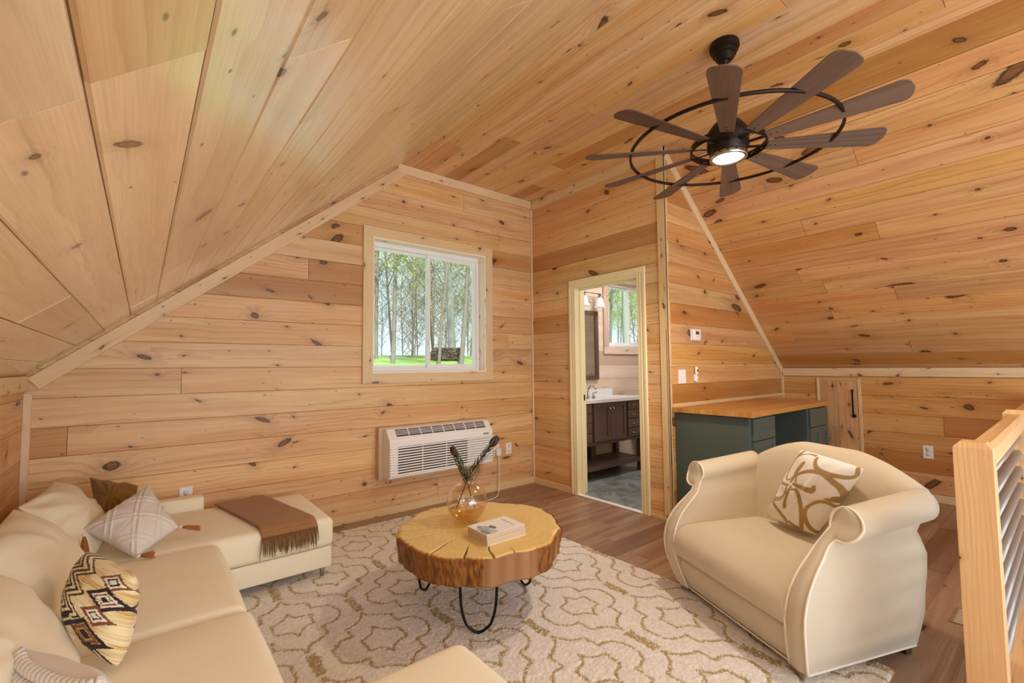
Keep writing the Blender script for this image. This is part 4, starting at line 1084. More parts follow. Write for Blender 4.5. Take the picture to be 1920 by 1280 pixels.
# ikat print
def ikat(u, v, uu, vv):
    cream = np.array(hx('#ecdfb4')[:3]); tan = np.array(hx('#c79a58')[:3]); dark = np.array(hx('#2e2627')[:3]); red = np.array(hx('#7c4a38')[:3]); pale = np.array(hx('#e8dfc8')[:3])
    st = vnoise(u*4+3, v*70, 2)*.6+vnoise(u*2, v*9, 7)*.6
    c = cream+(tan-cream)*np.clip((st-.52)*2., 0, 1)[..., None]
    j = (vnoise(u*30, v*60, 6)-.5)*.03; U_ = u+j-.22; V_ = v+j
    def put(mask, colr): c[mask] = colr
    def dia(cx, cy, rx, ry, cols):
        d = np.abs(U_-cx)/rx+np.abs(V_-cy)/ry+.15*np.minimum(np.abs(U_-cx)/rx, np.abs(V_-cy)/ry)
        for r, k in cols: put(d < r, k)
    dia(.48, .66, .34, .22, ((1, red), (.72, pale), (.5, dark), (.3, pale)))
    dia(.45, .26, .44, .27, ((1, dark), (.66, pale), (.52, red), (.38, pale), (.22, dark)))
    dia(.35, -.12, .38, .22, ((1, red), (.66, pale), (.42, dark), (.28, pale)))
    dia(.12, -.60, .60, .34, ((1, dark), (.68, tan), (.62, red), (.40, tan), (.30, dark)))
    z = np.abs(((V_*1.25+.1) % .62)/.62-.5)*2
    s = (U_*.9+z*.42+.95)
    m = (s < .95) & (((s*4.6) % 1) < .5) & (v > -.45); put(m, dark)
    m = (np.abs(V_+.62-.55*np.abs(U_+.72)) < .07) & (U_ < -.38) | (np.abs(V_+.80-.55*np.abs(U_+.72)) < .05) & (U_ < -.38); put(m, dark)
    for off in (0., .16): put((np.abs(V_+.92-off+.45*np.abs(U_-.22)) < .045) & (np.abs(U_-.22) < .45) & (v < -.5), dark)
    return c
pillow('throw_pillow', 'tan pillow with black chevron and diamond print', 'pillow', M_print,
       ((-.166, 1.945, .530), (-.030, 1.82, .392), (.010, 1.86, .650), (-.133, 2.21, .660)), .17, n=170, seed=2, pinch=.02, wr=.003, corner=.075, colf=ikat)
# rope pillow
A_, B_, C_, D_ = (-.192, 1.56, .64), (-.045, 1.33, .63), (-.005, 1.25, .42), (-.13, 1.46, .40)
rp = thing('throw_pillow', 'white pillow with braided rope trim, nearest the camera', 'pillow', tuple(np.mean([A_, B_, C_, D_], 0)))
pillow('cover', None, None, M_whitepil, (D_, C_, B_, A_), .13, rp, n=40, seed=8, pinch=.03, wr=.003)
nrm = (Vector(C_)-Vector(D_)).cross(Vector(A_)-Vector(D_)).normalized()
for k, s in enumerate((.02, .13, .26, .40)):
    p0 = Vector(A_).lerp(Vector(D_), s); p1 = Vector(B_).lerp(Vector(C_), s)
    m = MB(); hgt = .065*(4*(s*.9+.03)*(1-s*.9-.03))**.5*.98
    for j in range(2):
        pts = []
        for i in range(73):
            t = i/72; bow = (4*t*(1-t))**.5
            ph = t*2*PI*9+PI*j; w = .007
            pts.append(p0.lerp(p1, t)+nrm*(hgt*bow+.004+w*math.sin(ph))+(Vector(A_)-Vector(D_)).normalized()*(w*math.cos(ph)-.01*bow*(1 if s < .1 else 0))-rp.location)
        m.tube(pts, .0075, 7)
    m.build('rope_braid', M_rope, rp)

# ------------------------------------------------------------------ throw blanket on the chaise
tbk = thing('throw_blanket', 'caramel wool throw with fringe draped over the far chaise', 'blanket', (.6, 3.25, .378))
a0, b0, c0_, d0 = [np.array(p) for p in ((.40, 3.635), (.70, 3.665), (.845, 2.93), (.545, 2.93))]
nu, nv = 30, 70; V = []
path = []
for j in range(nv):
    t = j/(nv-1)
    path.append(t)
def thr(s, t, lay):
    p = (a0*(1-s)+b0*s)*(1-t)+(d0*(1-s)+c0_*s)*t
    x, y = p; z = .3845+lay*.007
    if t > .93:
        k = (t-.93)/.07; y = 2.99-.065*math.sin(min(k, 1)*PI/2)*1.25-.0; z -= .05*(1-math.cos(min(k, 1)*PI/2))
    z += .004*(float(vnoise(np.array(s*3.), np.array(t*6.), 3+lay))-.5)
    return x, y, z
for lay in range(2):
    Vt = np.array([thr(i/(nu-1)*(1-.04*lay)+.0, j/(nv-1)*(1-.02*lay), lay) for i in range(nu) for j in range(nv)])-np.array(tbk.location)
    o = link('wool_layer', np_mesh('wool_layer', Vt, grid_faces(nu, nv, 0, True)), M_throw, tbk); md = o.modifiers.new('thick', 'SOLIDIFY'); md.thickness = .006; md.offset = 0
m = MB()
for k in range(75):
    s = (k+.5)/75; x, y, z = thr(s, 1., 0); L = rng.uniform(.075, .115); jx_ = rng.uniform(-.014, .014)
    q = Vector((x, y, z))-tbk.location
    m.tube([q+Vector((0, .004, .002)), q+Vector((jx_*.3, -.010, -L*.25)), q+Vector((jx_*.7, -.013-rng.uniform(0, .008), -L*.6)), q+Vector((jx_, -.012-rng.uniform(0, .012), -L))], [.0028, .0028, .0026, .0012], 5)
tag(m.build('fringe', M_fringe, tbk), kind='stuff')

# ------------------------------------------------------------------ coffee table
ct = thing('coffee_table', 'round live-edge wood slice coffee table on black hairpin legs', 'coffee table', (1.452, 2.10, 0))
nA, nR = 720, 46; zt, zb = .42, .288
ang = np.arange(nA)/nA*2*PI
lob = lambda a, f, sd: vnoise(np.cos(a)*f+20, np.sin(a)*f+20, sd)-.5
Rr = .430+.045*lob(ang, 1.6, 3)+.035*lob(ang, 4, 5)+.012*lob(ang, 9, 6)
dg = np.degrees(ang); bare = ((dg > 100) & (dg < 163)) | ((dg > 238) & (dg < 276)) | ((dg > 301) & (dg < 312)) | ((dg > 20) & (dg < 60))  # arcs where the bark is gone
barkw = 1-bare*1.
barkr = .010*np.abs(lob(ang, 14, 21))+.008*np.abs(lob(ang, 40, 23))
Rt = Rr+barkw*(.012+barkr*1.6)
fr_ = np.concatenate([np.linspace(0, .9, nR-8), np.linspace(.92, 1., 8)])
Rg, Ag = np.meshgrid(fr_, np.arange(nA), indexing='ij')
A2 = ang[Ag]; R2 = Rt[Ag]*Rg; px = R2*np.cos(A2); py = R2*np.sin(A2)
cx_, cy_ = -.05, .03
cracks = [(math.radians(d), r0, w) for d, r0, w in ((138, .16, .0042), (152, .2, .003), (172, .20, .004), (206, .19, .0042), (228, .26, .004), (247, .27, .003), (262, .33, .0025), (300, .34, .0018), (318, .36, .0015), (100, .36, .002))]
Zt = np.full(px.shape, zt); crk = np.zeros(px.shape)
for an, r0, w in cracks:
    dd = np.abs((px-cx_*.3)*math.sin(an)-(py-cy_*.3)*math.cos(an)+.012*(vnoise(R2*14, R2*0+an*7, 2)-.5)); fw = px*math.cos(an)+py*math.sin(an)
    k = np.clip(1-dd/(w*1.7*np.clip((fw-r0)/.12, 0, 1)+1e-5), 0, 1)*(fw > r0); crk = np.maximum(crk, np.minimum(1, k*1.8))
Zt -= .012*crk
Zt -= .006*np.clip((Rg-.955)/.045, 0, 1)**2*(1+barkw[Ag])
rr_ = np.hypot(px-cx_, py-cy_)*(1+.10*lob(A2, 1.2, 31))
ring = .5+.5*np.sin(rr_*2*PI*72+3*vnoise(px*9, py*9, 12))
l1, l2, dk = np.array(hx('#e2c47f')[:3]), np.array(hx('#cda862')[:3]), np.array(hx('#7d5425')[:3])
heart = np.clip((.17-rr_)/.12, 0, 1)*.25+.35*(vnoise(rr_*24, A2*1.5, 8)-.3)
tcol = l1+(l2-l1)*np.clip(ring*.35+heart, 0, 1)[..., None]
bk = np.array(hx('#a4622a')[:3]); rimm = np.clip((Rg-.965)/.02, 0, 1)*barkw[Ag]
tcol = tcol*(1-rimm[..., None])+bk*rimm[..., None]
tcol = tcol*(1-crk[..., None])+dk*.6*crk[..., None]
# side wall
nS = 14; sf_ = np.linspace(0, 1, nS); Sg, Ag2 = np.meshgrid(sf_, np.arange(nA), indexing='ij'); A3 = ang[Ag2]
bw = barkw[Ag2]
rs = Rr[Ag2]+bw*(.012+.019*np.abs(lob(A3+Sg*.02, 14, 21))+.010*np.abs(vnoise(A3*46, Sg*5+A3*3, 23)-.5))+(1-bw)*.002*vnoise(A3*20, Sg*2, 4)
rs = rs-.014*np.sin(Sg*PI*.5)**2*bw+.01*(lob(A3, 3, 2))*Sg
zs = zt-.006-.006*bw*0-(zt-.006-zb)*Sg+.008*bw*(vnoise(A3*30, A3*0, 6)-.5)*Sg
bkk = np.array(hx('#5e3512')[:3]); bkl = np.array(hx('#9a6128')[:3]); wd = np.array(hx('#a87a52')[:3]); wd2 = np.array(hx('#8a5f3b')[:3])
kb = np.clip(vnoise(A3*52, Sg*6+A3*4, 23)*1.3-.1, 0, 1)[..., None]; kw = vnoise(A3*24, Sg*.5, 14)[..., None]
scol = (bkk+(bkl-bkk)*kb)*bw[..., None]+(wd2+(wd-wd2)*kw)*(1-bw[..., None])
def ringfaces(nr, off, flip=False):
    i, j = np.meshgrid(np.arange(nr-1), np.arange(nA), indexing='ij'); a = (i*nA+j+off).ravel(); b = (i*nA+(j+1) % nA+off).ravel()
    f = np.stack([a, a+nA, b+nA, b], 1); return f[:, ::-1] if flip else f
me = np_mesh('tabletop', np.stack([px, py, Zt], -1).reshape(-1, 3), ringfaces(nR, 0), tcol.reshape(-1, 3)); top = link('tabletop', me, M_slab, ct)
bot = np.stack([rs[-1]*np.cos(ang), rs[-1]*np.sin(ang), zs[-1]], -1); Vs = np.concatenate([np.stack([rs*np.cos(A3), rs*np.sin(A3), zs], -1).reshape(-1, 3), bot*np.array([.5, .5, 1]), bot*np.array([.02, .02, 1])])
sc = np.concatenate([scol.reshape(-1, 3), np.tile(wd2, (2*nA, 1))])
me = np_mesh('bark_edge', Vs, ringfaces(nS+2, 0), sc); be = link('bark_edge', me, M_slab, ct); be['label'] = 'rough brown bark edge with bare patches'
for (lx, ly) in ((1.279, 1.852), (1.29, 2.395), (1.756, 2.079)):
    d2 = Vector((lx-1.452, ly-2.10, 0)); rad = d2.normalized(); tg = Vector((-rad.y, rad.x, 0)); foot = Vector((d2.x, d2.y, RT+.0065))
    tp = rad*(d2.length*.93); pts = []
    for s_ in (-1, 1):
        q = [tp+tg*.088*s_+Vector((0, 0, zb+.004)), tp.lerp(foot, .35)+tg*.074*s_+Vector((0, 0, 0)), ]
    Lf = [tp+tg*(-.088)+Vector((0, 0, zb+.004))]
    for i in range(1, 9):
        t = i/9; e = (1-t**3.2)**.5*.088; p = tp.lerp(Vector((d2.x, d2.y, 0)), t); Lf.append(p-tg*e+Vector((0, 0, zb+(foot.z-zb)*(t**.9))))
    Lf.append(foot)
    Rf = [Vector(p)+tg*(2*((tp if i == 0 else p)-p).length*0+2*abs((p-Vector((rad*p.dot(rad)))).dot(tg))) for i, p in enumerate(Lf[:-1])]
    m = MB(); m.tube(bez(Lf+Rf[::-1], 3), .0068, 10); m.box((-.05, -.035, zb-.0005), (.05, .035, zb+.003)) if False else None
    m.build('hairpin_leg', M_hair, ct)

# vase with two stems
vz = thing('bud_vase', 'round amber glass vase of water on the coffee table', 'vase', (1.437, 2.19, .42))
def sph(r, z0, a0, a1, n=22): return [(r*math.cos(a0+(a1-a0)*i/n), z0+r*math.sin(a0+(a1-a0)*i/n)) for i in range(n+1)]
zc_, R_ = .108, .113
pr = [(0., .001)]+[(max(p[0], .001), max(.001, p[1])) for p in sph(R_, zc_, -PI/2+.42, PI/2-.30)]+[(.031, .222), (.036, .232)]
prin = [(.033, .232), (.028, .221)]+[(max(p[0], .001), max(.006, p[1])) for p in sph(R_-.004, zc_, PI/2-.30, -PI/2+.45)]+[(0., .006)]
m = MB(); m.lathe(pr+prin, n=48); m.build('glass_body', M_amber, vz)
wl = .068; rw = math.sqrt((R_-.0045)**2-(wl-zc_)**2)
m = MB(); m.lathe([(0., .0065)]+[(p[0], max(.0065, p[1])) for p in sph(R_-.0045, zc_, -PI/2+.45, math.asin((wl-zc_)/(R_-.0045)), 10)]+[(0., wl)], n=48); m.build('water', M_water, vz)
lat = Vector((math.cos(YAW), -math.sin(YAW), 0)); fwd = Vector((math.sin(YAW), math.cos(YAW), 0))
def stem(nm, label, pts, bl, openb):
    t = thing(nm, label, 'flower', (1.437, 2.19, .42)); P = bez(pts, 8)
    MB().tube(P, [.0028+.0012*(i/len(P)) for i in range(len(P))], 7).build('stem', M_stem, t)
    n0 = int(len(P)*.42); lv = MB()
    for i in range(n0, len(P)-2):
        d = (P[i+1]-P[i-1]).normalized(); a = d.orthogonal().normalized(); b = d.cross(a)
        for k in range(4):
            an = i*2.4+k*1.57+rng.uniform(-.3, .3); o = (a*math.cos(an)+b*math.sin(an)); L = rng.uniform(.035, .055)*(1-.3*(i-n0)/(len(P)-n0)); w = d.cross(o)*.0045
            p = P[i]+o*.002; q = p+o*L*.45+d*L*.5; r = p+o*L*.62+d*L
            f1 = [lv.bm.verts.new(x) for x in (p, q+w, r, q-w)]; lv.bm.faces.new(f1)
    o = lv.build('foliage', M_pleaf, t); tag(o, kind='stuff')
    d = (P[-1]-P[-3]).normalized(); a = d.orthogonal().normalized(); b = d.cross(a); base = P[-1]-d*.005
    for ring_, (cnt, L, rad, op) in enumerate(((7, bl*.78, .010, openb*1.25), (7, bl*.95, .008, openb*.9), (5, bl, .005, openb*.5))):
        for k in range(cnt):
            an = 2*PI*k/cnt+ring_*.45; o = a*math.cos(an)+b*math.sin(an); tg = d.cross(o); w = .0085
            pts_ = [(0, rad*.4, w*.5), (.3, rad+op*.7, w), (.65, rad+op, w*.8), (1., rad*.8+op*.75, .001)]
            bb = MB(); L_ = [bb.bm.verts.new(base+d*(L*s)+o*r_+tg*w_) for s, r_, w_ in pts_]; R__ = [bb.bm.verts.new(base+d*(L*s)+o*r_-tg*w_) for s, r_, w_ in pts_]; Mi_ = [bb.bm.verts.new(base+d*(L*s)+o*(r_+.003)) for s, r_, w_ in pts_]
            for i in range(3): bb.bm.faces.new((L_[i], Mi_[i], Mi_[i+1], L_[i+1])); bb.bm.faces.new((Mi_[i], R__[i], R__[i+1], Mi_[i+1]))
            q = bb.build('bract', M_bud if not (ring_ == 0 and openb > .008 and k % 2) else M_pleaf, t, True); md = q.modifiers.new('thick', 'SOLIDIFY'); md.thickness = .0012
    return t
Z_ = lambda l, z, f=0.: lat*l+fwd*f+Vector((0, 0, z))
stem('protea_stem', 'shorter protea stem leaning left in the amber vase, with a closed burgundy bud', [Z_(.045, .075, -.01), Z_(.02, .15), Z_(-.004, .235, .004), Z_(-.03, .30), Z_(-.062, .365)], .062, .006)
stem('protea_stem', 'taller protea stem leaning right in the amber vase, with an open green leafed bud', [Z_(-.06, .07, .01), Z_(-.03, .145), Z_(.006, .232, -.004), Z_(.06, .32), Z_(.135, .415)], .075, .009)
# books
bk1 = thing('book', 'lower white paperback under the magazine on the coffee table', 'book', (1.435, 1.912, .4205))
bk2 = thing('book', 'white magazine with a grey blue cover picture on top of the other book', 'book', (1.433, 1.914, .4463))
def book(b, w, l, h, cov, under):
    MB().box((-w/2+.002, -l/2+.002, .0015), (w/2-.0015, l/2-.001, h-.0015)).build('page_block', M_paper, b)
    MB().box((-w/2, -l/2, h-.0015), (w/2, l/2, h)).build('front_cover', cov, b); MB().box((-w/2, -l/2, 0), (w/2, l/2, .0015)).build('back_cover', under, b)
    MB().box((-w/2, l/2-.001, 0), (w/2, l/2, h)).build('spine', cov, b)
book(bk1, .245, .176, .0255, M_cover, M_cover); book(bk2, .243, .174, .0255, M_cover, M_coverb)
# cover picture: seated figure with a grey hat in a pale boat, as flat print
n = 60; gu, gv = np.meshgrid(np.linspace(0, 1, n), np.linspace(0, 1, n), indexing='ij')
pc = np.tile(np.array(hx('#e9e6e6')[:3]), (n, n, 1)).reshape(n, n, 3)
def blob(cx, cy, rx, ry, h): pc[((gu-cx)/rx)**2+((gv-cy)/ry)**2 < 1] = hx(h)[:3]
pc[(gu < .5) & (gv < .62-.7*gu)] = hx('#b9c2c9')[:3]
blob(.2, .42, .10, .34, '#98a2aa'); blob(.10, .22, .10, .2, '#7f8b90'); blob(.36, .52, .13, .17, '#a7b2b6'); blob(.26, .72, .07, .06, '#8d8a88'); blob(.58, .44, .10, .17, '#7a6f6c')
pv = np.stack([-.118+gu*.15, -.084+gv*.168, np.full(gu.shape, .0257)], -1).reshape(-1, 3)
link('cover_print', np_mesh('cover_print', pv, grid_faces(n, n), pc.reshape(-1, 3)), M_photo, bk2)
Mr = Matrix(((0, 1, 0, .075), (-1, 0, 0, 0), (0, 0, 1, .0256), (0, 0, 0, 1)))
text('KINFOLK', .024, plain('soft grey ink', '#7d7a78', .6), bk2, Mr, ext=.0001, sx=1.15)
Mr2 = Mr.copy(); Mr2[0][3] = .052
text('volume', .010, M_beige, bk2, Mr2, ext=.0001)

# ------------------------------------------------------------------ armchair
CH = thing('armchair', 'oatmeal velvet armchair with scroll arms and pale piping', 'armchair', (2.290, 1.106, 0), math.radians(66.2)); CH.scale = (1.03, 1, 1)
# cross profile of one arm in (s, z): outer edge from bottom to scroll, inner edge from bottom to scroll
zfr = [(.03, .025), (.10, .05), (.20, .078), (.28, .085), (.36, .065), (.42, .035), (.50, -.045), (.56, -.105), (.63, -.145), (.70, -.155)]
def fz(z):
    zs_ = [p[0] for p in zfr]; return float(np.interp(z, zs_, [p[1] for p in zfr]))
out_ctrl = [(.408, .044), (.43, .13), (.447, .21), (.452, .29), (.452, .37), (.446, .44), (.434, .50), (.424, .545)]
in_ctrl = [(.325, .044), (.343, .13), (.358, .21), (.366, .29), (.370, .37), (.373, .44), (.374, .50), (.376, .545)]
sc_c, sc_r = (.456, .632), .066
a0_, a1_ = math.radians(248), math.radians(248+220)      # outer: from the waist round the outside up to the top
out_s = [(sc_c[0]+sc_r*math.cos(a), sc_c[1]+sc_r*math.sin(a)) for a in np.linspace(math.radians(-105), math.radians(100), 15)]
in_s = [(sc_c[0]+sc_r*1.0*math.cos(a), sc_c[1]+sc_r*math.sin(a)) for a in np.linspace(math.radians(205), math.radians(100), 15)]
O_ = out_ctrl+out_s; I_ = in_ctrl+in_s
FB = -.605
def arm(sg):
    nf = 12; rows_ = []
    prof = O_+I_[::-1][1:]       # open loop bottom-outer -> top -> bottom-inner
    m = MB(); bm = m.bm
    for (s, z) in prof:
        f0 = fz(z); row = []
        lift = 1.
        for j in range(nf+1):
            t = j/nf; f = f0+(FB-.05*max(0, z-.3)+.065*max(0, min(1, (z-.45)/.1))-f0)*t
            so = s-.03*t*(1-max(0, min(1, (z-.3)/.25)))
            row.append(bm.verts.new((sg*-so, f, z+.045*t*max(0, min(1, (z-.35)/.22)))))
        rows_.append(row)
    for A, B in zip(rows_, rows_[1:]):
        for j in range(nf):
            fc = bm.faces.new((A[j], A[j+1], B[j+1], B[j])); fc.smooth = True
    # closed back and bottom
    n_o = len(O_); n_p = len(prof)
    for j in range(nf): bm.faces.new((rows_[0][j], rows_[-1][j], rows_[-1][j+1], rows_[0][j+1]))
    for i in range(n_o-1):
        k = n_p-1-i
        if k-1 == i+1: bm.faces.new((rows_[i][nf], rows_[i+1][nf], rows_[k][nf]))
        elif k-1 > i: bm.faces.new((rows_[i][nf], rows_[i+1][nf], rows_[k-1][nf], rows_[k][nf]))
    o = m.build('arm', M_chair, CH, merge=True)
    # front panel: puffed strip between outer and inner edges
    m = MB(); bm = m.bm; rows2 = []
    for i in range(n_o):
        a, b = prof[i], prof[n_p-1-i] if n_p-1-i > i else prof[i]
        row = []
        if i == n_o-1: b = (a[0]-.002, a[1])
        for k in range(7):
            t = k/6; s = a[0]+(b[0]-a[0])*t; z = a[1]+(b[1]-a[1])*t
            row.append(bm.verts.new((sg*-s, fz(z)+.001+.012*math.sin(PI*t), z)))
        rows2.append(row)
    for A, B in zip(rows2, rows2[1:]):
        for k in range(6):
            fc = bm.faces.new((A[k], A[k+1], B[k+1], B[k])); fc.smooth = True
    m.build('arm_front', M_chair, o, True)
    pp = [(sg*-s, fz(z)+.003, z) for s, z in prof]
    MB().tube(bez(pp, 2), .0052, 8).build('piping', M_pipe, o)
    return o
for sg in (-1, 1): arm(sg)
# front rail and seat cushion follow the bowed front
def bowed(name, s0, s1, z0, z1, fb, extra, mat, r=.03, puff=.0, crown=0.):
    nx, nz = 34, 14; V = []
    ss = np.linspace(s0, s1, nx); tt = np.linspace(0, 1, nz)
    # front skin, top skin
    m = MB(); bm = m.bm; g = []
    for s in ss:
        e = 1-abs((s-(s0+s1)/2)/((s1-s0)/2))**6
        row = []
        for t in np.linspace(0, 1, nz):       # front from bottom to top
            z = z0+(z1-z0)*t; rr = r*max(0, (t-.62)/.38)**2.2+r*.5*max(0, (.2-t)/.2)**2
            row.append(bm.verts.new((s, fz(z)+extra+puff*math.sin(PI*t)*e-rr, z)))
        for t in np.linspace(.06, 1, 14):
            f1 = fz(z1)+extra-r; f = f1+(fb-f1)*t
            row.append(bm.verts.new((s, f, z1+crown*math.sin(min(1, t*1.6+.15)*PI/1.25)*max(0, e)+.012*min(1, t*6)*max(0, e))))
        row.append(bm.verts.new((s, fb, z0)))
        g.append(row)
    for A, B in zip(g, g[1:]):
        for k in range(len(A)-1):
            fc = bm.faces.new((A[k], B[k], B[k+1], A[k+1])); fc.smooth = True
        bm.faces.new((A[0], A[-1], B[-1], B[0]))
    bm.faces.new(g[0]); bm.faces.new(g[-1][::-1])
    return m.build(name, mat, CH)
bowed('front_rail', -.36, .36, .044, .205, -.50, -.012, M_chair, .012, .012)
bowed('seat_cushion', -.368, .368, .208, .375, -.50, .006, M_chair, .045, .014, .018)
MB().tube([(x, fz(.044)-.008, .044) for x in np.linspace(-.41, .41, 12)], .0042, 8).build('bottom_piping', M_pipe, CH)
for sg in (-1, 1): MB().tube([(sg*.408, .030, .044), (sg*.393, -.3, .044), (sg*.379, -.597, .044)], .0042, 8).build('bottom_piping', M_pipe, CH)
# camel back
m = MB(); bm = m.bm; nb = 44; g = []
for i in range(nb+1):
    s = -.455+.91*i/nb; q = abs(s)/.455
    ztop = .845-.11*max(0, (q-.30)/.70)**1.7
    row = []
    pts_ = [(-.47, .20), (-.485, .40), (-.50, .55), (-.515, .68), (-.525, ztop-.05), (-.54, ztop-.018), (-.565, ztop-.003), (-.60, ztop), (-.63, ztop-.012), (-.65, ztop-.04), (-.655, ztop-.09), (-.65, .5), (-.65, .25), (-.618, .044)]
    lim = .40 if True else 0
    for f, z in pts_:
        sx = s*.965*(  .83+.17*max(0, min(1, (z-.58)/.10)))
        f += .025-.06*max(0, (z-.3)/.55)
        sx = sx*(1-.06*max(0, (z-.6)/.25))
        row.append(bm.verts.new((sx, f+.02*(1-q*q)*(1 if f > -.56 else 0)*min(1, max(0, (z-.2)/.2)), z)))
    g.append(row)
for A, B in zip(g, g[1:]):
    for k in range(len(A)-1):
        fc = bm.faces.new((A[k], B[k], B[k+1], A[k+1])); fc.smooth = True
bm.faces.new(g[0]); bm.faces.new(g[-1][::-1])
m.build('backrest', M_chair, CH)
MB().box((-.36, -.62, .05), (.36, 0, .20)).build('seat_base', M_chair, CH)
for s, f, mt in ((.372, .022, M_taupe), (-.372, .022, M_taupe)):
    m = MB(); m.lathe([(.011, .016 if s < 0 or True else 0), (.013, .024), (.022, .056), (0, .056)], (s, f, 0), 16); m.build('leg', mt, CH)
for s in (.35, -.35):
    m = MB(); m.obox((s, -.575, .030), (.016, 0, 0), (0, .018, 0), (0, 0, .0295), .002, 1); lg = m.build('leg', M_walnut, CH); lg['label'] = 'dark walnut rear leg'
# printed pillow on the armchair; strokes of the gold scroll print in the pillow's own plane
PC = {'TL': (450, 90), 'TR': (1405, 265), 'BR': (735, 1185), 'BL': (50, 935)}
def inv_bil(x, y):
    A = np.array(PC['BL'], float); B = np.array(PC['BR'], float); C = np.array(PC['TR'], float); D = np.array(PC['TL'], float); u = v = .5
    for _ in range(30):
        p = A*(1-u)*(1-v)+B*u*(1-v)+C*u*v+D*(1-u)*v-np.array([x, y]); du = (B-A)*(1-v)+(C-D)*v; dv = (D-A)*(1-u)+(C-B)*u
        s = np.linalg.solve(np.stack([du, dv], 1), -p); u += s[0]; v += s[1]
    return (2*u-1, 2*v-1)
STR = [([(325, 365), (400, 235), (535, 100)], 20, 45), ([(400, 230), (372, 330), (382, 400), (425, 440), (475, 425), (510, 395)], 40, 22), ([(495, 450), (560, 340), (620, 240)], 42, 60),
       ([(430, 200), (520, 150), (620, 135), (740, 155)], 40, 15), ([(765, 180), (800, 240), (900, 310), (1100, 360), (1240, 378), (1320, 340), (1325, 250)], 40, 50),
       ([(580, 450), (572, 400), (620, 350), (760, 318), (900, 325), (1020, 390), (1130, 500), (1160, 580), (1130, 640), (1060, 640)], 26, 58), ([(545, 480), (700, 520), (830, 555), (840, 505)], 36, 62),
       ([(280, 478), (460, 500)], 52, 30), ([(440, 500), (440, 580), (380, 660), (260, 692), (150, 690)], 18, 62), ([(90, 760), (150, 730), (230, 745), (330, 840), (400, 930), (400, 1010)], 40, 50),
       ([(508, 520), (460, 660), (440, 780)], 40, 56), ([(520, 550), (600, 555), (660, 640), (680, 760), (665, 900), (600, 1070), (540, 1080), (450, 1000)], 26, 66),
       ([(1085, 770), (1050, 815)], 45, 50), ([(1050, 780), (1000, 705), (900, 685), (780, 750), (720, 850), (705, 960), (725, 1080), (765, 1140)], 30, 62), ([(62, 880), (80, 930), (135, 950)], 30, 14), ([(970, 638), (1095, 690)], 14, 45)]
def scroll(u, v, uu, vv):
    base = np.array(hx('#efebe6')[:3]); g1 = np.array(hx('#a98d5c')[:3]); c = np.tile(base, u.shape+(1,)); gm = np.zeros(u.shape)
    for pts, w0, w1 in STR:
        q = bez([(*inv_bil(*p), 0) for p in pts], 6); nq = len(q)
        for i in range(nq-1):
            a, b = q[i], q[i+1]; ex, ey = b.x-a.x, b.y-a.y; L2 = ex*ex+ey*ey+1e-9; t = np.clip(((u-a.x)*ex+(v-a.y)*ey)/L2, 0, 1)
            k = i/(nq-1); w = (w0+(w1-w0)*math.sin(k*PI*.75))*.98/2/430
            gm = np.maximum(gm, np.clip((w-np.hypot(u-a.x-ex*t, v-a.y-ey*t))/.008, 0, 1))
    gm = np.clip(gm, 0, 1)[..., None]; var = (.85+.3*vnoise(u*3, v*3, 5))[..., None]
    return c*(1-gm)+g1*var*gm
pillow('throw_pillow', 'white pillow with bold gold scroll print on the armchair', 'pillow', M_print,
       ((2.775, 1.160, .425), (2.655, .868, .415), (2.612, .634, .800), (2.650, .922, .850)), .16, n=190, seed=6, pinch=.03, wr=.008, corner=.05, colf=scroll)

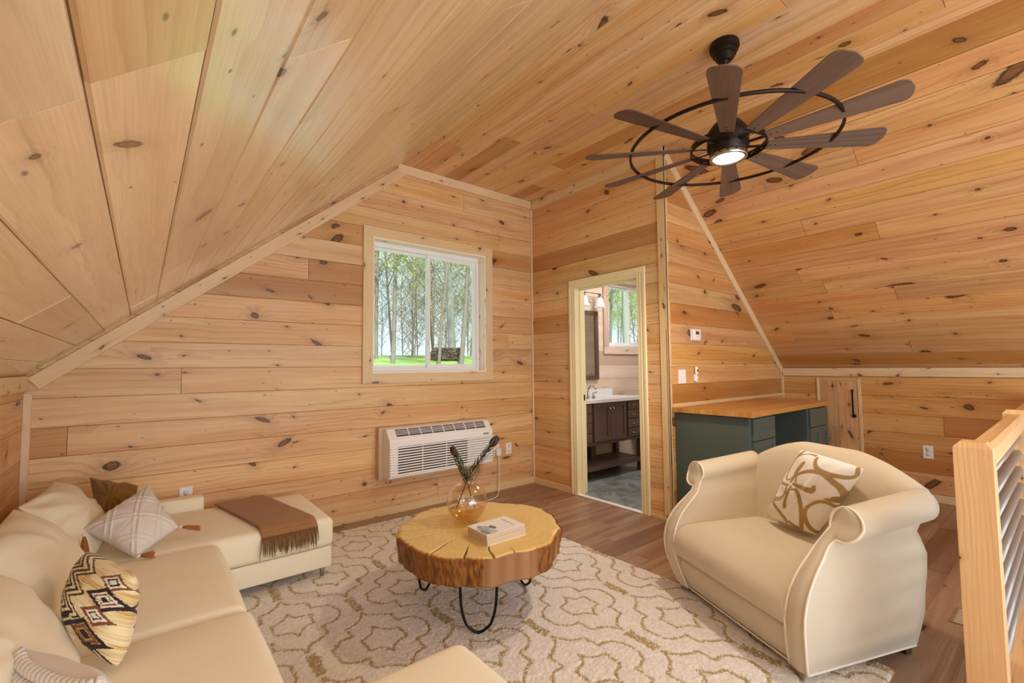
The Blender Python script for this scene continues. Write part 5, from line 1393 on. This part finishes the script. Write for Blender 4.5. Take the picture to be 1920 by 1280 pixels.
# ------------------------------------------------------------------ outside: lawn, trees, firewood
gx, gy = np.meshgrid(np.linspace(-25, 95, 61), np.linspace(4.3, 75, 50), indexing='ij')
gz = np.where(gy < 22, -.15+(gy-4.3)*.118, 1.94-(gy-22)*.03)+.25*(vnoise(gx*.15, gy*.15, 3)-.5)-.012*np.clip(gx-10, 0, 60)
def ground_z(x, y): return float(np.where(y < 22, -.15+(y-4.3)*.118, 1.94-(y-22)*.03)+.25*(vnoise(np.array(x*.15), np.array(y*.15), 3)-.5)-.012*min(60, max(0, x-10)))
me = np_mesh('lawn', np.stack([gx, gy, gz], -1).reshape(-1, 3), grid_faces(61, 50)); tag(link('lawn', me, M_grass), 'sunlit green lawn rising behind the house', 'lawn', kind='structure')
def tree_meshes(seed, H, r0, lean=0., fork=.45, nb=16, leaves=1500, spread=.3, ls=.07):
    R = random.Random(seed); m = MB(); tips = []
    def grow(p, d, L, r, depth):
        n = 5 if depth == 0 else 4; pts = [p]; rad = [r]; q = p; dd = d
        for i in range(n):
            wv_ = .045 if depth == 0 else .12; dd = (dd+Vector((R.gauss(0, wv_), R.gauss(0, wv_), .03 if depth else .05))).normalized(); q = q+dd*(L/n); pts.append(q); rad.append(r*(1-(.48 if depth == 0 else .62)*(i+1)/n))
        m.tube(pts, rad, 8 if depth == 0 else 5 if depth == 1 else 4, cap=False)
        if depth >= 2: tips.extend(pts[1:]); 
        if depth < 3:
            k = nb if depth == 0 else (5 if depth == 1 else 4)
            for i in range(k):
                t = (fork+(1-fork)*(i+R.random())/k) if depth == 0 else R.uniform(.3, 1.)
                j = min(n-1, int(t*n)); pp = pts[j].lerp(pts[j+1], t*n-j); rr = rad[j]*.5
                an = R.uniform(0, 2*PI); el = R.uniform(.35, 1.0)
                nd = (dd*el+Vector((math.cos(an), math.sin(an), R.uniform(-.1, .35)))*(1.05-el*.4)).normalized()
                grow(pp, nd, L*(spread if depth == 0 else .52)*R.uniform(.7, 1.2), max(rr, .008), depth+1)
    grow(Vector((0, 0, -.2)), Vector((lean, 0, 1)).normalized(), H, r0, 0)
    wood = bpy.data.meshes.new('trunk'); m.bm.to_mesh(wood); m.bm.free()
    T = np.array([t[:] for t in tips]); idx = np.array([R.randrange(len(T)) for _ in range(leaves)]); rs_ = np.random.RandomState(seed)
    c = T[idx]+rs_.normal(0, .28, (leaves, 3)); a = rs_.normal(0, 1, (leaves, 3)); a /= np.linalg.norm(a, axis=1)[:, None]; b = np.cross(a, rs_.normal(0, 1, (leaves, 3))); b /= np.linalg.norm(b, axis=1)[:, None]
    s = (ls*rs_.uniform(.6, 1.3, leaves))[:, None]
    Vq = np.stack([c-a*s, c-b*s*.6, c+a*s, c+b*s*.6], 1).reshape(-1, 3)
    return wood, np_mesh('foliage', Vq, np.arange(leaves*4).reshape(-1, 4), smooth=False)
def tree(meshes, x, y, label, rz=0., s=1., bark=None, leaf=None, group=None):
    t = thing('woodland_tree', label, 'tree', (x, y, ground_z(x, y)), rz, group); t.scale = (s, s, s)
    w = bpy.data.objects.new('trunk', meshes[0]); f = bpy.data.objects.new('foliage', meshes[1])
    for o, mt in ((w, bark or M_bark), (f, leaf or M_leaf)):
        COL.objects.link(o); o.parent = t
        if not o.data.materials: o.data.materials.append(mt)
    tag(f, kind='stuff')
t1 = tree_meshes(1, 13, .085, fork=.25, nb=20, leaves=3200, spread=.28, ls=.05)
t2 = tree_meshes(2, 12, .095, fork=.32, nb=16, leaves=2200, spread=.36, lean=.03, ls=.05)
t3 = tree_meshes(3, 17, .21, fork=.55, nb=14, leaves=900, spread=.2)
t4 = tree_meshes(4, 11, .11, fork=.35, nb=14, leaves=2600, spread=.3, lean=.13, ls=.055)
t5 = tree_meshes(5, 11, .07, fork=.25, nb=20, leaves=6500, spread=.28, ls=.06)
t6 = tree_meshes(6, 10, .06, fork=.3, nb=11, leaves=2400, spread=.27, ls=.055)
tree(t1, 8.25, 20, 'straight tree at the left edge of the sliding window view', .4)
tree(t2, 8.15, 18, 'forked tree in the left pane of the gable window', 1.2)
tree(t3, 12.6, 20.5, 'thickest pale barked tree in the right pane of the gable window', .5, 1., M_bark_p)
tree(t4, 10.85, 17, 'dark leaning tree with a curved trunk beside the firewood', 0.1)
tree(t5, 9.45, 16.5, 'leafy yellow green tree in the middle of the right pane', 2.)
t7 = tree_meshes(7, 5.2, .035, fork=.12, nb=22, leaves=500, spread=.42, ls=.05)
GL = 'slender bare woodland tree far beyond the lawn'
k = 0
for i in range(10):
    y = 25+(i % 5)*4.2+rng.uniform(-1.5, 1.5); x = y*(.40+.33*(i+.5)/10)+rng.uniform(-.8, .8)
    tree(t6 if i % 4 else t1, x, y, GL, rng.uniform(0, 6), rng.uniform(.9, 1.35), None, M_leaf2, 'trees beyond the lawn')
for i in range(11):
    y = 24+(i % 4)*5.+rng.uniform(-1.5, 1.5); x = y*(.39+.35*(i+.5)/11)+rng.uniform(-.6, .6)
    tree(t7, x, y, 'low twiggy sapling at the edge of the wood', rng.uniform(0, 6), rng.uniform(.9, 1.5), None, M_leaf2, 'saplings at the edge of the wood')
tree(t3, 21.5, 16.2, 'thick pale trunk in the right pane of the bathroom window', 1.9, .8)
tree(t2, 22.2, 18.0, 'tree with drooping branches in the left pane of the bathroom window', .5)
for i in range(8):
    y = 21+i*1.9; x = y*(1.19+.10*(i % 4))+rng.uniform(-.4, .4)
    tree(t6 if i % 2 else t5, x, y, 'bushy sapling behind the bathroom window', rng.uniform(0, 6), rng.uniform(.7, 1.), None, None, 'saplings behind the bathroom')
fw = thing('firewood_pile', 'long low pile of split firewood on the lawn under the trees', 'firewood', (11.35, 19.0, ground_z(11.35, 19.0)+.05))
m = MB(); Rw = random.Random(3)
for i in range(13):
    for j in range(5):
        r = Rw.uniform(.05, .075); x = -.75+i*.122+(.06 if j % 2 else 0)+Rw.uniform(-.02, .02); z = .06+j*.115+Rw.uniform(-.015, .015)
        if j == 4 and Rw.random() < .35: continue
        n = 6; a = Rw.uniform(0, 1); pts = [(x+r*Rw.uniform(.8, 1.1)*math.cos(a+2*PI*q/n), -.25+Rw.uniform(-.05, .05), z+r*Rw.uniform(.8, 1.1)*math.sin(a+2*PI*q/n)) for q in range(n)]
        m.prism(pts, (0, .5, 0))
tag(m.build('split_logs', M_stone, fw), kind='stuff')
